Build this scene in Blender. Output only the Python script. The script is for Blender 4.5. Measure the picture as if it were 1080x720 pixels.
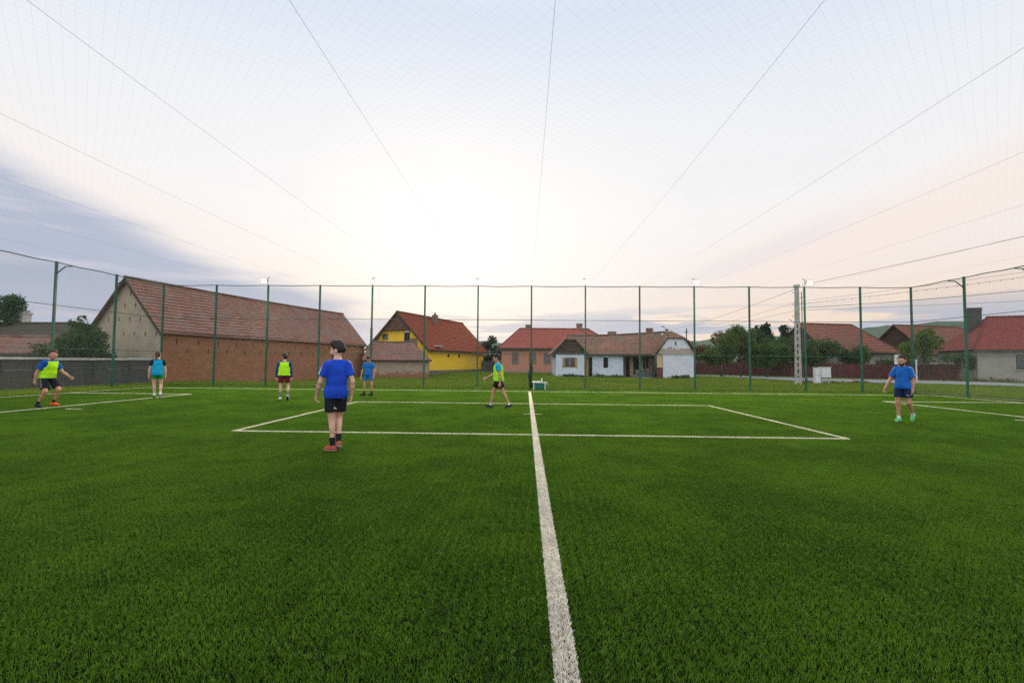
import bpy, bmesh, math, random
import numpy as np
from mathutils import Vector, Matrix
R = math.radians
for o in list(bpy.data.objects): bpy.data.objects.remove(o)
scene = bpy.context.scene
COL = scene.collection
random.seed(7); RNG = np.random.default_rng(7)

# ---------------------------------------------------------------- camera
CAM_H = 1.486
_yaw, _pit, _rol = -0.0301, 0.0441, 0.0083
_fw = Vector((math.sin(_yaw)*math.cos(_pit), math.cos(_yaw)*math.cos(_pit), math.sin(_pit)))
_r = Vector((math.cos(_yaw), -math.sin(_yaw), 0)); _u = _r.cross(_fw)
_r2 = _r*math.cos(_rol)+_u*math.sin(_rol); _u2 = -_r*math.sin(_rol)+_u*math.cos(_rol)
cam = bpy.data.objects.new('camera', bpy.data.cameras.new('camera')); COL.objects.link(cam)
cam.matrix_world = Matrix(((_r2.x,_u2.x,-_fw.x,0),(_r2.y,_u2.y,-_fw.y,0),(_r2.z,_u2.z,-_fw.z,CAM_H),(0,0,0,1)))
cam.data.sensor_width = 36; cam.data.lens = 36*484.5/1080
cam.data.clip_start = .05; cam.data.clip_end = 6000
scene.camera = cam

# ---------------------------------------------------------------- view
scene.view_settings.view_transform = 'Standard'; scene.view_settings.look = 'None'
scene.view_settings.exposure = 0.0; scene.view_settings.gamma = 1.0
scene.view_settings.use_curve_mapping = False
scene.render.engine = 'CYCLES'
scene.cycles.use_denoising = False
scene.cycles.max_bounces = 6; scene.cycles.diffuse_bounces = 3; scene.cycles.transparent_max_bounces = 6
scene.cycles.use_adaptive_sampling = False
scene.cycles.sample_clamp_indirect = 4; scene.cycles.sample_clamp_direct = 2.5

# ---------------------------------------------------------------- sky
world = bpy.data.worlds.new('World'); scene.world = world; world.use_nodes = True
nt = world.node_tree; nt.nodes.clear()
SUN_AZ, SUN_EL = -10.0, 14.0      # degrees right of +Y, above the horizon
class NB:
    """tiny node expression builder"""
    def __init__(s, nt): s.nt = nt
    def n(s, t, **k):
        q = s.nt.nodes.new(t)
        for a, b in k.items(): setattr(q, a, b)
        return q
    def link(s, v, sock):
        if isinstance(v, bpy.types.NodeSocket): s.nt.links.new(v, sock)
        elif v is not None:
            if isinstance(v, (tuple, list)) and len(v) == 3 and sock.type == 'RGBA': v = (*v, 1)
            sock.default_value = v
    def m(s, op, a, b=None, c=None, clamp=False):
        q = s.n('ShaderNodeMath', operation=op, use_clamp=clamp)
        s.link(a, q.inputs[0]); s.link(b, q.inputs[1]); s.link(c, q.inputs[2]); return q.outputs[0]
    def ramp(s, v, a, b, ta=0., tb=1.):           # smoothstep map
        q = s.n('ShaderNodeMapRange', interpolation_type='SMOOTHSTEP')
        for k, x in enumerate((v, a, b, ta, tb)): s.link(x, q.inputs[k])
        return q.outputs[0]
    def mix(s, f, a, b, bt='MIX'):
        q = s.n('ShaderNodeMix', data_type='RGBA', blend_type=bt)
        s.link(f, q.inputs[0]); s.link(a, q.inputs[6]); s.link(b, q.inputs[7]); return q.outputs[2]
    def noise(s, vec, scale, detail=4, rough=.55, dist=0, out=0):
        q = s.n('ShaderNodeTexNoise'); s.link(vec, q.inputs['Vector'])
        q.inputs['Scale'].default_value = scale; q.inputs['Detail'].default_value = detail
        q.inputs['Roughness'].default_value = rough; q.inputs['Distortion'].default_value = dist
        return q.outputs[out]
    def cramp(s, v, stops):
        q = s.n('ShaderNodeValToRGB'); e = q.color_ramp.elements
        while len(e) > 1: e.remove(e[0])
        e[0].position, e[0].color = stops[0][0], (*stops[0][1], 1)
        for p, c in stops[1:]:
            k = e.new(p); k.color = (*c, 1)
        s.link(v, q.inputs[0]); return q.outputs[0]
    def comb(s, x, y, z):
        q = s.n('ShaderNodeCombineXYZ'); s.link(x, q.inputs[0]); s.link(y, q.inputs[1]); s.link(z, q.inputs[2]); return q.outputs[0]
B = NB(nt)
tc = B.n('ShaderNodeTexCoord'); sep = B.n('ShaderNodeSeparateXYZ'); nt.links.new(tc.outputs['Generated'], sep.inputs[0])
X, Y, Z = sep.outputs
az = B.m('DEGREES', B.m('ARCTAN2', X, Y)); el = B.m('DEGREES', B.m('ARCSINE', Z))
sky = B.n('ShaderNodeTexSky', sky_type='NISHITA', sun_disc=False)
sky.sun_elevation = R(SUN_EL); sky.sun_rotation = R(SUN_AZ); sky.dust_density = 3.0
# cloud veil: colours by height above the horizon
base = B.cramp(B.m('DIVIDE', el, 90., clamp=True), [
    (0.0, (.95,.74,.58)), (.05, (.97,.80,.68)), (.12, (.95,.86,.82)), (.20, (.95,.935,.935)), (.30, (.87,.895,.945)), (.42, (.71,.79,.93)), (.6, (1.1,1.15,1.28)), (1., (1.4,1.45,1.55))])  # top stops lie above the view, brightened to add fill light
# projected cloud plane for texture
zz = B.m('ADD', B.m('MAXIMUM', Z, 0.0), .12)
pv = B.comb(B.m('DIVIDE', X, zz), B.m('DIVIDE', Y, zz), 0.)
n1 = B.noise(pv, .9, 5, .55, .6); n2 = B.noise(pv, .35, 4, .5, .4)
# brighter where the sun stands behind the veil
daz = B.m('DIVIDE', B.m('SUBTRACT', az, -6.), 34.); de = B.m('DIVIDE', B.m('SUBTRACT', el, 15.), 15.)
glow = B.m('EXPONENT', B.m('MULTIPLY', B.m('ADD', B.m('MULTIPLY', daz, daz), B.m('MULTIPLY', de, de)), -1.))
warm = B.m('MULTIPLY', B.ramp(el, 13., 2.), B.ramp(az, 2., 22.))
base = B.mix(B.m('MULTIPLY', warm, .7), base, (1.0,.77,.60))
c = B.mix(B.m('MULTIPLY', glow, .78), base, (1.0, .985, .965))
n3 = B.noise(pv, 1.7, 6, .6, .8)
c = B.mix(B.m('MULTIPLY', B.ramp(n3, .50, .72), B.m('MULTIPLY', B.ramp(el, 5., 12.), .25)), c, (.82,.82,.87))
# faint warm wisps high up, pink band at the right
c = B.mix(B.m('MULTIPLY', B.ramp(n1, .60, .76), .45), c, (1.0,.86,.80))
rb = B.m('MULTIPLY', B.ramp(B.m('ABSOLUTE', B.m('SUBTRACT', el, B.m('ADD', B.m('MULTIPLY', B.m('SUBTRACT', az, 25.), .28), B.m('MULTIPLY_ADD', n2, 12., 4.)))), 5.5, 0.), B.ramp(az, 12., 34.))
c = B.mix(B.m('MULTIPLY', rb, .5), c, (1.0,.83,.73))
gb = B.m('MULTIPLY', B.ramp(B.m('ABSOLUTE', B.m('SUBTRACT', el, B.m('ADD', B.m('MULTIPLY', B.m('SUBTRACT', az, 20.), .33), 9.7))), 2.0, 0.), B.m('MULTIPLY', B.ramp(az, 14., 22.), B.ramp(az, 38., 30.)))
c = B.mix(B.m('MULTIPLY', gb, .35), c, (.78,.76,.82))
# the blue-grey cloud bank at the left: below a slanting edge
line = B.m('MAXIMUM', B.m('ADD', B.m('MULTIPLY', B.m('ADD', az, 50.), -.40), 17.0), B.m('ADD', B.m('MULTIPLY', B.m('ADD', az, 32.), -.22), 9.6))
dl = B.m('ADD', B.m('SUBTRACT', line, el), B.m('MULTIPLY', B.m('SUBTRACT', n1, .5), 7.))
bank = B.m('MULTIPLY', B.ramp(dl, -1.0, 3.0), B.ramp(az, 4., -26.))
pinkedge = B.m('MULTIPLY', B.m('MULTIPLY', B.ramp(dl, -6., -.5), B.ramp(dl, 2., -.5)), B.ramp(az, 5., -25.))
c = B.mix(B.m('MULTIPLY', pinkedge, .35), c, (.98,.88,.82))
streak = B.noise(B.comb(B.m('MULTIPLY', az, .05), B.m('MULTIPLY', el, .45), 3.), 1., 5, .6)
bankc = B.mix(B.ramp(streak, .45, .7), (.43,.49,.64), (.64,.63,.73))
c = B.mix(B.m('MULTIPLY', bank, .92), c, bankc)
# low grey-blue streaks over the roofs
s2 = B.noise(B.comb(B.m('MULTIPLY', az, .045), B.m('MULTIPLY', el, .50), 8.), 1.15, 6, .62, .3)
low = B.m('MULTIPLY', B.ramp(s2, .45, .54), B.m('MULTIPLY', B.ramp(el, 7.6, 4.4), B.ramp(el, -1., 1.5)))
c = B.mix(B.m('MULTIPLY', low, .85), c, (.50,.55,.69))
# bluish sky low down between the houses at the left of centre
lowb = B.m('MULTIPLY', B.ramp(el, 4.2, 2.2), B.m('MULTIPLY', B.ramp(az, 8., -4.), .6))
c = B.mix(lowb, c, (.62,.70,.82))
# behind the camera the veil is plain, brightened to add front fill light
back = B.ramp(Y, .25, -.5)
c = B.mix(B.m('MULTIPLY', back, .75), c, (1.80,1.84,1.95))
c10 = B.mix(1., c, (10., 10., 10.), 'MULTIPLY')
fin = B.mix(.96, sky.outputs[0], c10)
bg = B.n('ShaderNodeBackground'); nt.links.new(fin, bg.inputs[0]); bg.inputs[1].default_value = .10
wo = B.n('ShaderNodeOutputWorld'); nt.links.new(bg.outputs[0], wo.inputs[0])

sun = bpy.data.objects.new('sun', bpy.data.lights.new('sun', 'SUN')); COL.objects.link(sun)
sun.data.energy = .9; sun.data.angle = R(25); sun.data.color = (1.,.90,.76)
sd = Vector((math.sin(R(SUN_AZ))*math.cos(R(SUN_EL)), math.cos(R(SUN_AZ))*math.cos(R(SUN_EL)), math.sin(R(SUN_EL))))
sun.rotation_euler = sd.to_track_quat('Z', 'Y').to_euler()

# ---------------------------------------------------------------- tagging and mesh helpers
def tag(o, label=None, cat=None, group=None, kind=None):
    if label: o['label'] = label
    if cat: o['category'] = cat
    if group: o['group'] = group
    if kind: o['kind'] = kind
    return o
def empty(name, loc=(0,0,0), rz=0., label=None, cat=None, group=None):
    o = bpy.data.objects.new(name, None); o.empty_display_size = .3
    o.location = loc; o.rotation_euler = (0,0,rz); COL.objects.link(o)
    return tag(o, label, cat, group)
class MB:
    """collects faces (with uv in metres) and links them as ONE mesh object"""
    def __init__(s): s.v = []; s.f = []; s.uv = []; s.mi = []
    def quad(s, a, b, c, d, uv=None, mi=0):
        i = len(s.v); s.v += [tuple(a), tuple(b), tuple(c), tuple(d)]; s.f.append((i,i+1,i+2,i+3))
        if uv is None:
            a_, b_, d_ = Vector(a), Vector(b), Vector(d)
            w, h = (b_-a_).length, (d_-a_).length; uv = [(0,0),(w,0),(w,h),(0,h)]
        s.uv.append(uv); s.mi.append(mi)
    def poly(s, pts, uv=None, mi=0):
        i = len(s.v); s.v += [tuple(p) for p in pts]; s.f.append(tuple(range(i, i+len(pts))))
        s.uv.append(uv or [(0,0)]*len(pts)); s.mi.append(mi)
    def box(s, x0, y0, z0, x1, y1, z1, M=None, mi=0):
        c = [(x0,y0,z0),(x1,y0,z0),(x1,y1,z0),(x0,y1,z0),(x0,y0,z1),(x1,y0,z1),(x1,y1,z1),(x0,y1,z1)]
        if M is not None: c = [tuple(M @ Vector(p)) for p in c]
        for q in ((0,3,2,1),(4,5,6,7),(0,1,5,4),(1,2,6,5),(2,3,7,6),(3,0,4,7)): s.quad(*[c[k] for k in q], mi=mi)
    def beam(s, a, b, w, h, up=(0,0,1), mi=0):
        a, b = Vector(a), Vector(b); d = (b-a).normalized(); up = Vector(up)
        sx = d.cross(up)
        if sx.length < 1e-4: sx = Vector((1,0,0))
        sx.normalize(); uz = sx.cross(d)
        c = []
        for p in (a, b):
            for i, j in ((-1,-1),(1,-1),(1,1),(-1,1)): c.append(p+sx*i*w/2+uz*j*h/2)
        for q in ((0,1,2,3),(7,6,5,4),(0,4,5,1),(1,5,6,2),(2,6,7,3),(3,7,4,0)): s.quad(*[c[k] for k in q], mi=mi)
    def tube(s, pts, r, n=8, cap=True, mi=0):
        pts = [Vector(p) for p in pts]; rr = r if isinstance(r, (list, tuple)) else [r]*len(pts)
        base = len(s.v); prev = None
        for k, p in enumerate(pts):
            d = (pts[min(k+1, len(pts)-1)]-pts[max(k-1, 0)]).normalized()
            if prev is None:
                a = d.cross(Vector((0,0,1)));
                if a.length < .01: a = Vector((1,0,0))
            else: a = prev - d*prev.dot(d)
            a.normalize(); prev = a; b = d.cross(a)
            for i in range(n):
                t = 2*math.pi*i/n; s.v.append(tuple(p+(a*math.cos(t)+b*math.sin(t))*rr[k]))
        for k in range(len(pts)-1):
            for i in range(n):
                j = (i+1) % n; a0 = base+k*n; a1 = a0+n
                s.f.append((a0+i, a0+j, a1+j, a1+i)); s.uv.append([(0,0)]*4); s.mi.append(mi)
        if cap:
            s.f.append(tuple(base+i for i in reversed(range(n)))); s.uv.append([(0,0)]*n); s.mi.append(mi)
            e = base+(len(pts)-1)*n; s.f.append(tuple(e+i for i in range(n))); s.uv.append([(0,0)]*n); s.mi.append(mi)
    def build(s, name, mats, parent=None, smooth=False, bevel=0, clip=None, recalc=False):
        me = bpy.data.meshes.new(name); me.from_pydata(s.v, [], s.f)
        uvl = me.uv_layers.new(name='UVMap')
        flat = np.array([c for f in s.uv for p in f for c in p], dtype=np.float32); uvl.data.foreach_set('uv', flat)
        me.polygons.foreach_set('material_index', s.mi)
        for m in (mats if isinstance(mats, (list, tuple)) else [mats]): me.materials.append(m)
        if clip or recalc:
            bm = bmesh.new(); bm.from_mesh(me)
            bmesh.ops.remove_doubles(bm, verts=bm.verts, dist=1e-4)
            for co, no in (clip or []):
                bmesh.ops.bisect_plane(bm, geom=bm.verts[:]+bm.edges[:]+bm.faces[:], plane_co=co, plane_no=no, clear_outer=True)
            if recalc: bmesh.ops.recalc_face_normals(bm, faces=bm.faces)
            bm.to_mesh(me); bm.free()
        if smooth: me.polygons.foreach_set('use_smooth', [True]*len(me.polygons))
        me.update()
        o = bpy.data.objects.new(name, me); COL.objects.link(o)
        if parent is not None: o.parent = parent
        if bevel:
            b = o.modifiers.new('bevel', 'BEVEL'); b.width = bevel; b.segments = 2; b.limit_method = 'ANGLE'
        return o
def np_mesh(name, v, f, mats, parent=None, smooth=False, mi=None):
    """mesh from numpy arrays, all faces with the same corner count"""
    me = bpy.data.meshes.new(name); k = f.shape[1]
    me.vertices.add(len(v)); me.vertices.foreach_set('co', np.asarray(v, np.float32).ravel())
    me.loops.add(f.size); me.loops.foreach_set('vertex_index', np.asarray(f, np.int32).ravel())
    me.polygons.add(len(f)); me.polygons.foreach_set('loop_start', np.arange(0, f.size, k, dtype=np.int32))
    me.polygons.foreach_set('loop_total', np.full(len(f), k, np.int32))
    if smooth: me.polygons.foreach_set('use_smooth', np.ones(len(f), bool))
    if mi is not None: me.polygons.foreach_set('material_index', np.asarray(mi, np.int32))
    for m in (mats if isinstance(mats, (list, tuple)) else [mats]): me.materials.append(m)
    me.update(); me.validate()
    o = bpy.data.objects.new(name, me); COL.objects.link(o)
    if parent is not None: o.parent = parent
    return o
# ---------------------------------------------------------------- materials
def mat(name, col, rough=.7, metal=0., var=0., vscale=3., bump=0., bscale=40., col2=None, spec=.3, emis=None, estr=0., world=False, trans=0.):
    m = bpy.data.materials.new(name); m.use_nodes = True; t = m.node_tree; b = NB(t)
    bs = t.nodes['Principled BSDF']
    bs.inputs['Roughness'].default_value = rough; bs.inputs['Metallic'].default_value = metal
    bs.inputs['Specular IOR Level'].default_value = spec
    if world: v = b.n('ShaderNodeNewGeometry').outputs['Position']
    else: v = b.n('ShaderNodeTexCoord').outputs['Object']
    if var or col2:
        n = b.noise(v, vscale, 5, .6)
        c2 = col2 or tuple(x*(1-var) for x in col)
        c1 = col if col2 else tuple(min(1, x*(1+var*.6)) for x in col)
        t.links.new(b.mix(b.ramp(n, .33, .67), c1, c2), bs.inputs['Base Color'])
    else: bs.inputs['Base Color'].default_value = (*col, 1)
    if bump:
        bp = b.n('ShaderNodeBump'); bp.inputs['Strength'].default_value = .6; bp.inputs['Distance'].default_value = bump
        t.links.new(b.noise(v, bscale, 5, .6), bp.inputs['Height']); t.links.new(bp.outputs[0], bs.inputs['Normal'])
    if emis:
        bs.inputs['Emission Color'].default_value = (*emis, 1); bs.inputs['Emission Strength'].default_value = estr
    return m
def mat_foliage(name, c1, c2, c3=None, scale=1.2, transl=.35, rough=.55):
    m = bpy.data.materials.new(name); m.use_nodes = True; t = m.node_tree; b = NB(t)
    bs = t.nodes['Principled BSDF']; bs.inputs['Roughness'].default_value = rough; bs.inputs['Specular IOR Level'].default_value = .25
    pos = b.n('ShaderNodeNewGeometry').outputs['Position']
    f = b.ramp(b.noise(pos, scale, 4, .65), .35, .65); c = b.mix(f, c1, c2)
    if c3: c = b.mix(b.ramp(b.noise(pos, scale*7, 3, .7), .5, .72), c, c3)
    t.links.new(c, bs.inputs['Base Color'])
    tr = b.n('ShaderNodeBsdfTranslucent'); t.links.new(b.mix(1., c, (1.25,1.3,.7), 'MULTIPLY'), tr.inputs[0])
    mx = b.n('ShaderNodeMixShader'); mx.inputs[0].default_value = transl
    t.links.new(bs.outputs[0], mx.inputs[1]); t.links.new(tr.outputs[0], mx.inputs[2])
    t.links.new(mx.outputs[0], t.nodes['Material Output'].inputs[0]); return m
def mat_tiles(name, c1, c2, c3, tw=.22, th=.30, bump=.02):
    """roof tiles laid in courses; uv in metres, u along the ridge"""
    m = bpy.data.materials.new(name); m.use_nodes = True; t = m.node_tree; b = NB(t)
    bs = t.nodes['Principled BSDF']; bs.inputs['Roughness'].default_value = .85; bs.inputs['Specular IOR Level'].default_value = .2
    uv = b.n('ShaderNodeUVMap').outputs[0]
    br = b.n('ShaderNodeTexBrick', offset=.5); t.links.new(uv, br.inputs['Vector'])
    br.inputs['Scale'].default_value = 1.; br.inputs['Brick Width'].default_value = tw; br.inputs['Row Height'].default_value = th
    br.inputs['Mortar Size'].default_value = .018; br.inputs['Mortar Smooth'].default_value = .3; br.inputs['Bias'].default_value = -.1
    b.link(c1, br.inputs['Color1']); b.link(c2, br.inputs['Color2']); b.link(tuple(x*.35 for x in c1), br.inputs['Mortar'])
    pos = b.n('ShaderNodeTexCoord').outputs['Object']
    c = b.mix(b.m('MULTIPLY', b.ramp(b.noise(pos, .8, 6, .68, .4), .42, .62), .7), br.outputs[0], c3)
    c = b.mix(b.m('MULTIPLY', b.ramp(b.noise(pos, 1.9, 5, .75), .55, .66), .32), c, tuple(min(1, x*1.7) for x in c1))
    c = b.mix(b.m('MULTIPLY', b.ramp(b.noise(pos, 2.6, 5, .7), .54, .70), .45), c, tuple(x*.45 for x in c1))
    t.links.new(c, bs.inputs['Base Color'])
    # each course swells towards its lower lip
    sp = b.n('ShaderNodeSeparateXYZ'); t.links.new(uv, sp.inputs[0])
    fr = b.m('FRACT', b.m('DIVIDE', sp.outputs[1], th)); wv = b.m('ABSOLUTE', b.m('SINE', b.m('MULTIPLY', sp.outputs[0], math.pi/tw)))
    hgt = b.m('ADD', b.m('MULTIPLY', b.m('SUBTRACT', 1., fr), .8), b.m('MULTIPLY', wv, .35))
    bp = b.n('ShaderNodeBump'); bp.inputs['Strength'].default_value = .8; bp.inputs['Distance'].default_value = bump*2
    t.links.new(hgt, bp.inputs['Height']); t.links.new(bp.outputs[0], bs.inputs['Normal']); return m
def mat_brick(name, c1, c2, mortar, bw=.27, rh=.085, var=.35):
    m = bpy.data.materials.new(name); m.use_nodes = True; t = m.node_tree; b = NB(t)
    bs = t.nodes['Principled BSDF']; bs.inputs['Roughness'].default_value = .9; bs.inputs['Specular IOR Level'].default_value = .15
    uv = b.n('ShaderNodeUVMap').outputs[0]
    br = b.n('ShaderNodeTexBrick', offset=.5); t.links.new(uv, br.inputs['Vector'])
    br.inputs['Scale'].default_value = 1.; br.inputs['Brick Width'].default_value = bw; br.inputs['Row Height'].default_value = rh
    br.inputs['Mortar Size'].default_value = .012; br.inputs['Mortar Smooth'].default_value = .2; br.inputs['Bias'].default_value = 0.
    b.link(c1, br.inputs['Color1']); b.link(c2, br.inputs['Color2']); b.link(mortar, br.inputs['Mortar'])
    n = b.noise(uv, .7, 7, .7); n2 = b.noise(uv, 5., 5, .7)
    c = b.mix(b.m('MULTIPLY', b.ramp(n, .42, .66), var), br.outputs[0], tuple(x*1.6 for x in mortar))
    c = b.mix(b.m('MULTIPLY', b.ramp(n2, .56, .7), .6), c, tuple(x*.45 for x in c1))
    t.links.new(c, bs.inputs['Base Color'])
    bp = b.n('ShaderNodeBump'); bp.inputs['Strength'].default_value = .5; bp.inputs['Distance'].default_value = .02
    t.links.new(b.m('ADD', b.m('MULTIPLY', br.outputs[1], -1.), n2), bp.inputs['Height']); t.links.new(bp.outputs[0], bs.inputs['Normal']); return m
def mat_plaster(name, col, stain, under=None, low=.5, rough=.9, off=0.):
    """old plaster; stains, and flaked patches near the foot showing what lies under it"""
    m = bpy.data.materials.new(name); m.use_nodes = True; t = m.node_tree; b = NB(t)
    bs = t.nodes['Principled BSDF']; bs.inputs['Roughness'].default_value = rough; bs.inputs['Specular IOR Level'].default_value = .15
    uv = b.n('ShaderNodeUVMap').outputs[0]; sp = b.n('ShaderNodeSeparateXYZ'); t.links.new(uv, sp.inputs[0])
    n = b.noise(uv, .9, 7, .7, .5); n2 = b.noise(uv, 3.5, 6, .65)
    c = b.mix(b.m('MULTIPLY', b.ramp(n, .42, .68), .65), col, stain)
    c = b.mix(b.m('MULTIPLY', b.ramp(n2, .5, .68), .35), c, tuple(x*.62 for x in col))
    if under:
        k = b.m('ADD', b.m('MULTIPLY', n2, 1.4), b.m('MULTIPLY', b.m('DIVIDE', b.m('SUBTRACT', sp.outputs[1], off), low), -.5))
        c = b.mix(b.ramp(k, .30, .38), c, under)
    t.links.new(c, bs.inputs['Base Color'])
    bp = b.n('ShaderNodeBump'); bp.inputs['Strength'].default_value = .5; bp.inputs['Distance'].default_value = .015
    t.links.new(n2, bp.inputs['Height']); t.links.new(bp.outputs[0], bs.inputs['Normal']); return m
def mat_turf(name, c1, c2, c3, scale=.6):
    m = bpy.data.materials.new(name); m.use_nodes = True; t = m.node_tree; b = NB(t)
    bs = t.nodes['Principled BSDF']; bs.inputs['Roughness'].default_value = .6; bs.inputs['Specular IOR Level'].default_value = .10
    pos = b.n('ShaderNodeNewGeometry').outputs['Position']
    c = b.mix(b.ramp(b.noise(pos, scale, 6, .68, .3), .38, .62), c1, c2)
    c = b.mix(b.m('MULTIPLY', b.ramp(b.noise(pos, scale*5, 5, .7), .50, .68), .55), c, tuple(x*.62 for x in c2))
    c = b.mix(b.ramp(b.noise(pos, 26., 3, .7), .50, .70), c, c3)
    t.links.new(c, bs.inputs['Base Color'])
    tr = b.n('ShaderNodeBsdfTranslucent'); t.links.new(b.mix(1., c, (1.3,1.25,.7), 'MULTIPLY'), tr.inputs[0])
    mx = b.n('ShaderNodeMixShader'); mx.inputs[0].default_value = .3
    t.links.new(bs.outputs[0], mx.inputs[1]); t.links.new(tr.outputs[0], mx.inputs[2])
    t.links.new(mx.outputs[0], t.nodes['Material Output'].inputs[0]); return m
M = {}
M['turf'] = mat_turf('turf', (.082,.178,.014), (.048,.118,.011), (.135,.235,.026))
M['turf_base'] = mat('turf_base', (.006,.011,.004), .95, var=.3, vscale=20, spec=0.)
M['turf_line'] = mat_turf('turf_line', (.72,.70,.70), (.60,.58,.60), (.80,.78,.78), 3.)
M['line_base'] = mat('line_base', (.20,.19,.20), .95, var=.3, vscale=20)
M['lawn'] = mat_turf('lawn', (.17,.25,.018), (.11,.20,.014), (.30,.29,.06), .25)
M['soil'] = mat('soil', (.055,.085,.020), .95, var=.4, vscale=.6, col2=(.085,.075,.035), bump=.03, bscale=8, world=True)
M['road'] = mat('road', (.24,.235,.235), .9, var=.25, vscale=.8, bump=.01, bscale=30, world=True)
M['hill'] = mat('hill', (.050,.085,.050), .95, var=.3, vscale=.006, col2=(.075,.105,.065), world=True)
M['green_metal'] = mat('green_metal', (.010,.085,.050), .45, var=.25, vscale=6, spec=.4)
M['wire_green'] = mat('wire_green', (.16,.20,.18), .5, spec=.4)
M['net'] = mat('net_cord', (.42,.46,.50), .7)
M['steel'] = mat('steel_cable', (.13,.14,.14), .5, metal=.3)
M['black'] = mat('black_cable', (.015,.015,.017), .6)
M['concrete'] = mat('concrete', (.36,.34,.30), .9, var=.25, vscale=3, bump=.01, bscale=25)
M['dark_concrete'] = mat_plaster('dark_concrete', (.075,.072,.067), (.035,.035,.033), None)
M['coping'] = mat('coping_white', (.52,.50,.46), .85, var=.25, vscale=4)
M['white_plastic'] = mat('white_plastic', (.60,.61,.60), .5, var=.1)
M['red_fence'] = mat('red_fence', (.090,.022,.020), .6, var=.3, vscale=2)
M['wood_dark'] = mat('wood_dark', (.065,.040,.028), .85, var=.45, vscale=7, bump=.01, bscale=30)
M['gable_brown'] = mat('gable_brown', (.115,.050,.034), .8, var=.35, vscale=5)
M['wood_light'] = mat('wood_light', (.33,.21,.08), .8, var=.3, vscale=8)
M['glass_dark'] = mat('glass_dark', (.025,.03,.035), .12, spec=.6)
M['void'] = mat('void_dark', (.014,.012,.011), .95)
M['gutter'] = mat('gutter', (.07,.06,.055), .6)
M['bark'] = mat('bark', (.075,.058,.040), .9, var=.4, vscale=10, bump=.02, bscale=20)
# ---------------------------------------------------------------- ground, field, lines, grass
def smooth01(t): t = np.clip(t, 0, 1); return t*t*(3-2*t)
def gz(x, y):
    """height of the ground outside the pitch"""
    x = np.asarray(x, float); y = np.asarray(y, float)
    dip = smooth01((y-28)/12)*smooth01((64-y)/12)*smooth01((4-x)/14)*.33
    out = smooth01((y-26)/4)
    return -dip + out*(.05*np.sin(x*.31+1.)*np.cos(y*.27)+.03*np.sin(x*.9+y*.7)) - .0
gx = np.unique(np.concatenate([np.linspace(-3000,-120,12), np.linspace(-120,120,121), np.linspace(120,3000,12)]))
gy = np.unique(np.concatenate([np.linspace(-400,-60,5), np.linspace(-60,140,101), np.linspace(140,3000,12)]))
XX, YY = np.meshgrid(gx, gy, indexing='ij'); ZZ = gz(XX, YY)-.012
v = np.stack([XX, YY, ZZ], -1).reshape(-1,3); ny = len(gy)
i, j = np.meshgrid(np.arange(len(gx)-1), np.arange(ny-1), indexing='ij'); a = (i*ny+j).ravel()
tag(np_mesh('ground', v, np.stack([a, a+ny, a+ny+1, a+1], 1), M['soil'], smooth=True), kind='structure')

PX0, PX1, PY0, PY1 = -20.6, 20.8, -4.0, 25.45
mb = MB(); mb.quad((PX0,PY0,.0),(PX1,PY0,.0),(PX1,PY1,.0),(PX0,PY1,.0))
tag(mb.build('pitch', M['turf_base']), kind='structure')
# hills at the horizon
def hills(name, x0, x1, y, prof, depth=500, n=80):
    xs = np.linspace(x0, x1, n); rows = 14; vv = []
    for r_ in range(rows):
        t = r_/(rows-1); yy = y-depth*(1-t)
        for x in xs:
            h = np.interp(x, *prof); h = h*(smooth01(t))*(1+.06*math.sin(x*.02+t*5)+.04*math.sin(x*.057+t*9))
            vv.append((x*(1-.25*(1-t)), yy+30*math.sin(x*.01), h-2))
    a = np.array([[r_*n+k for k in range(n-1)] for r_ in range(rows-1)]).ravel()
    tag(np_mesh(name, np.array(vv), np.stack([a, a+1, a+n+1, a+n], 1), M['hill'], smooth=True), kind='structure')
hills('hills', -900, 1600, 1000, ([-900,-300,-120,-20,40,120,300,420,600,900,1100,1600],[10,14,44,45,36,20,50,56,60,97,112,140]))

# the grass patches: blades of a patch are variants inside the object's own mesh, loose points say where they go
def turf_nodes():
    g = bpy.data.node_groups.new('patches', 'GeometryNodeTree')
    g.interface.new_socket('Geometry', in_out='INPUT', socket_type='NodeSocketGeometry')
    g.interface.new_socket('Geometry', in_out='OUTPUT', socket_type='NodeSocketGeometry')
    N, L = g.nodes, g.links
    gi = N.new('NodeGroupInput'); go = N.new('NodeGroupOutput'); jn = N.new('GeometryNodeJoinGeometry')
    def attr(nm, ty):
        q = N.new('GeometryNodeInputNamedAttribute'); q.data_type = ty; q.inputs[0].default_value = nm; return q.outputs[0]
    def sep(geo, nm, k):
        q = N.new('GeometryNodeSeparateGeometry'); q.domain = 'POINT'; c = N.new('FunctionNodeCompare'); c.data_type = 'INT'; c.operation = 'EQUAL'
        L.new(attr(nm, 'INT'), c.inputs[2]); c.inputs[3].default_value = k
        L.new(geo, q.inputs[0]); L.new(c.outputs[0], q.inputs[1]); return q.outputs[0]
    pts = sep(gi.outputs[0], 'var', 10)
    for k in range(12):
        io = N.new('GeometryNodeInstanceOnPoints')
        L.new(sep(pts, 'vi', k), io.inputs['Points']); L.new(sep(gi.outputs[0], 'var', k), io.inputs['Instance'])
        L.new(attr('sc', 'FLOAT_VECTOR'), io.inputs['Scale'])
        cb = N.new('ShaderNodeCombineXYZ'); L.new(attr('rz', 'FLOAT'), cb.inputs[2]); L.new(cb.outputs[0], io.inputs['Rotation'])
        L.new(io.outputs[0], jn.inputs[0])
    L.new(jn.outputs[0], go.inputs[0]); return g
TURF_NT = turf_nodes()
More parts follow.
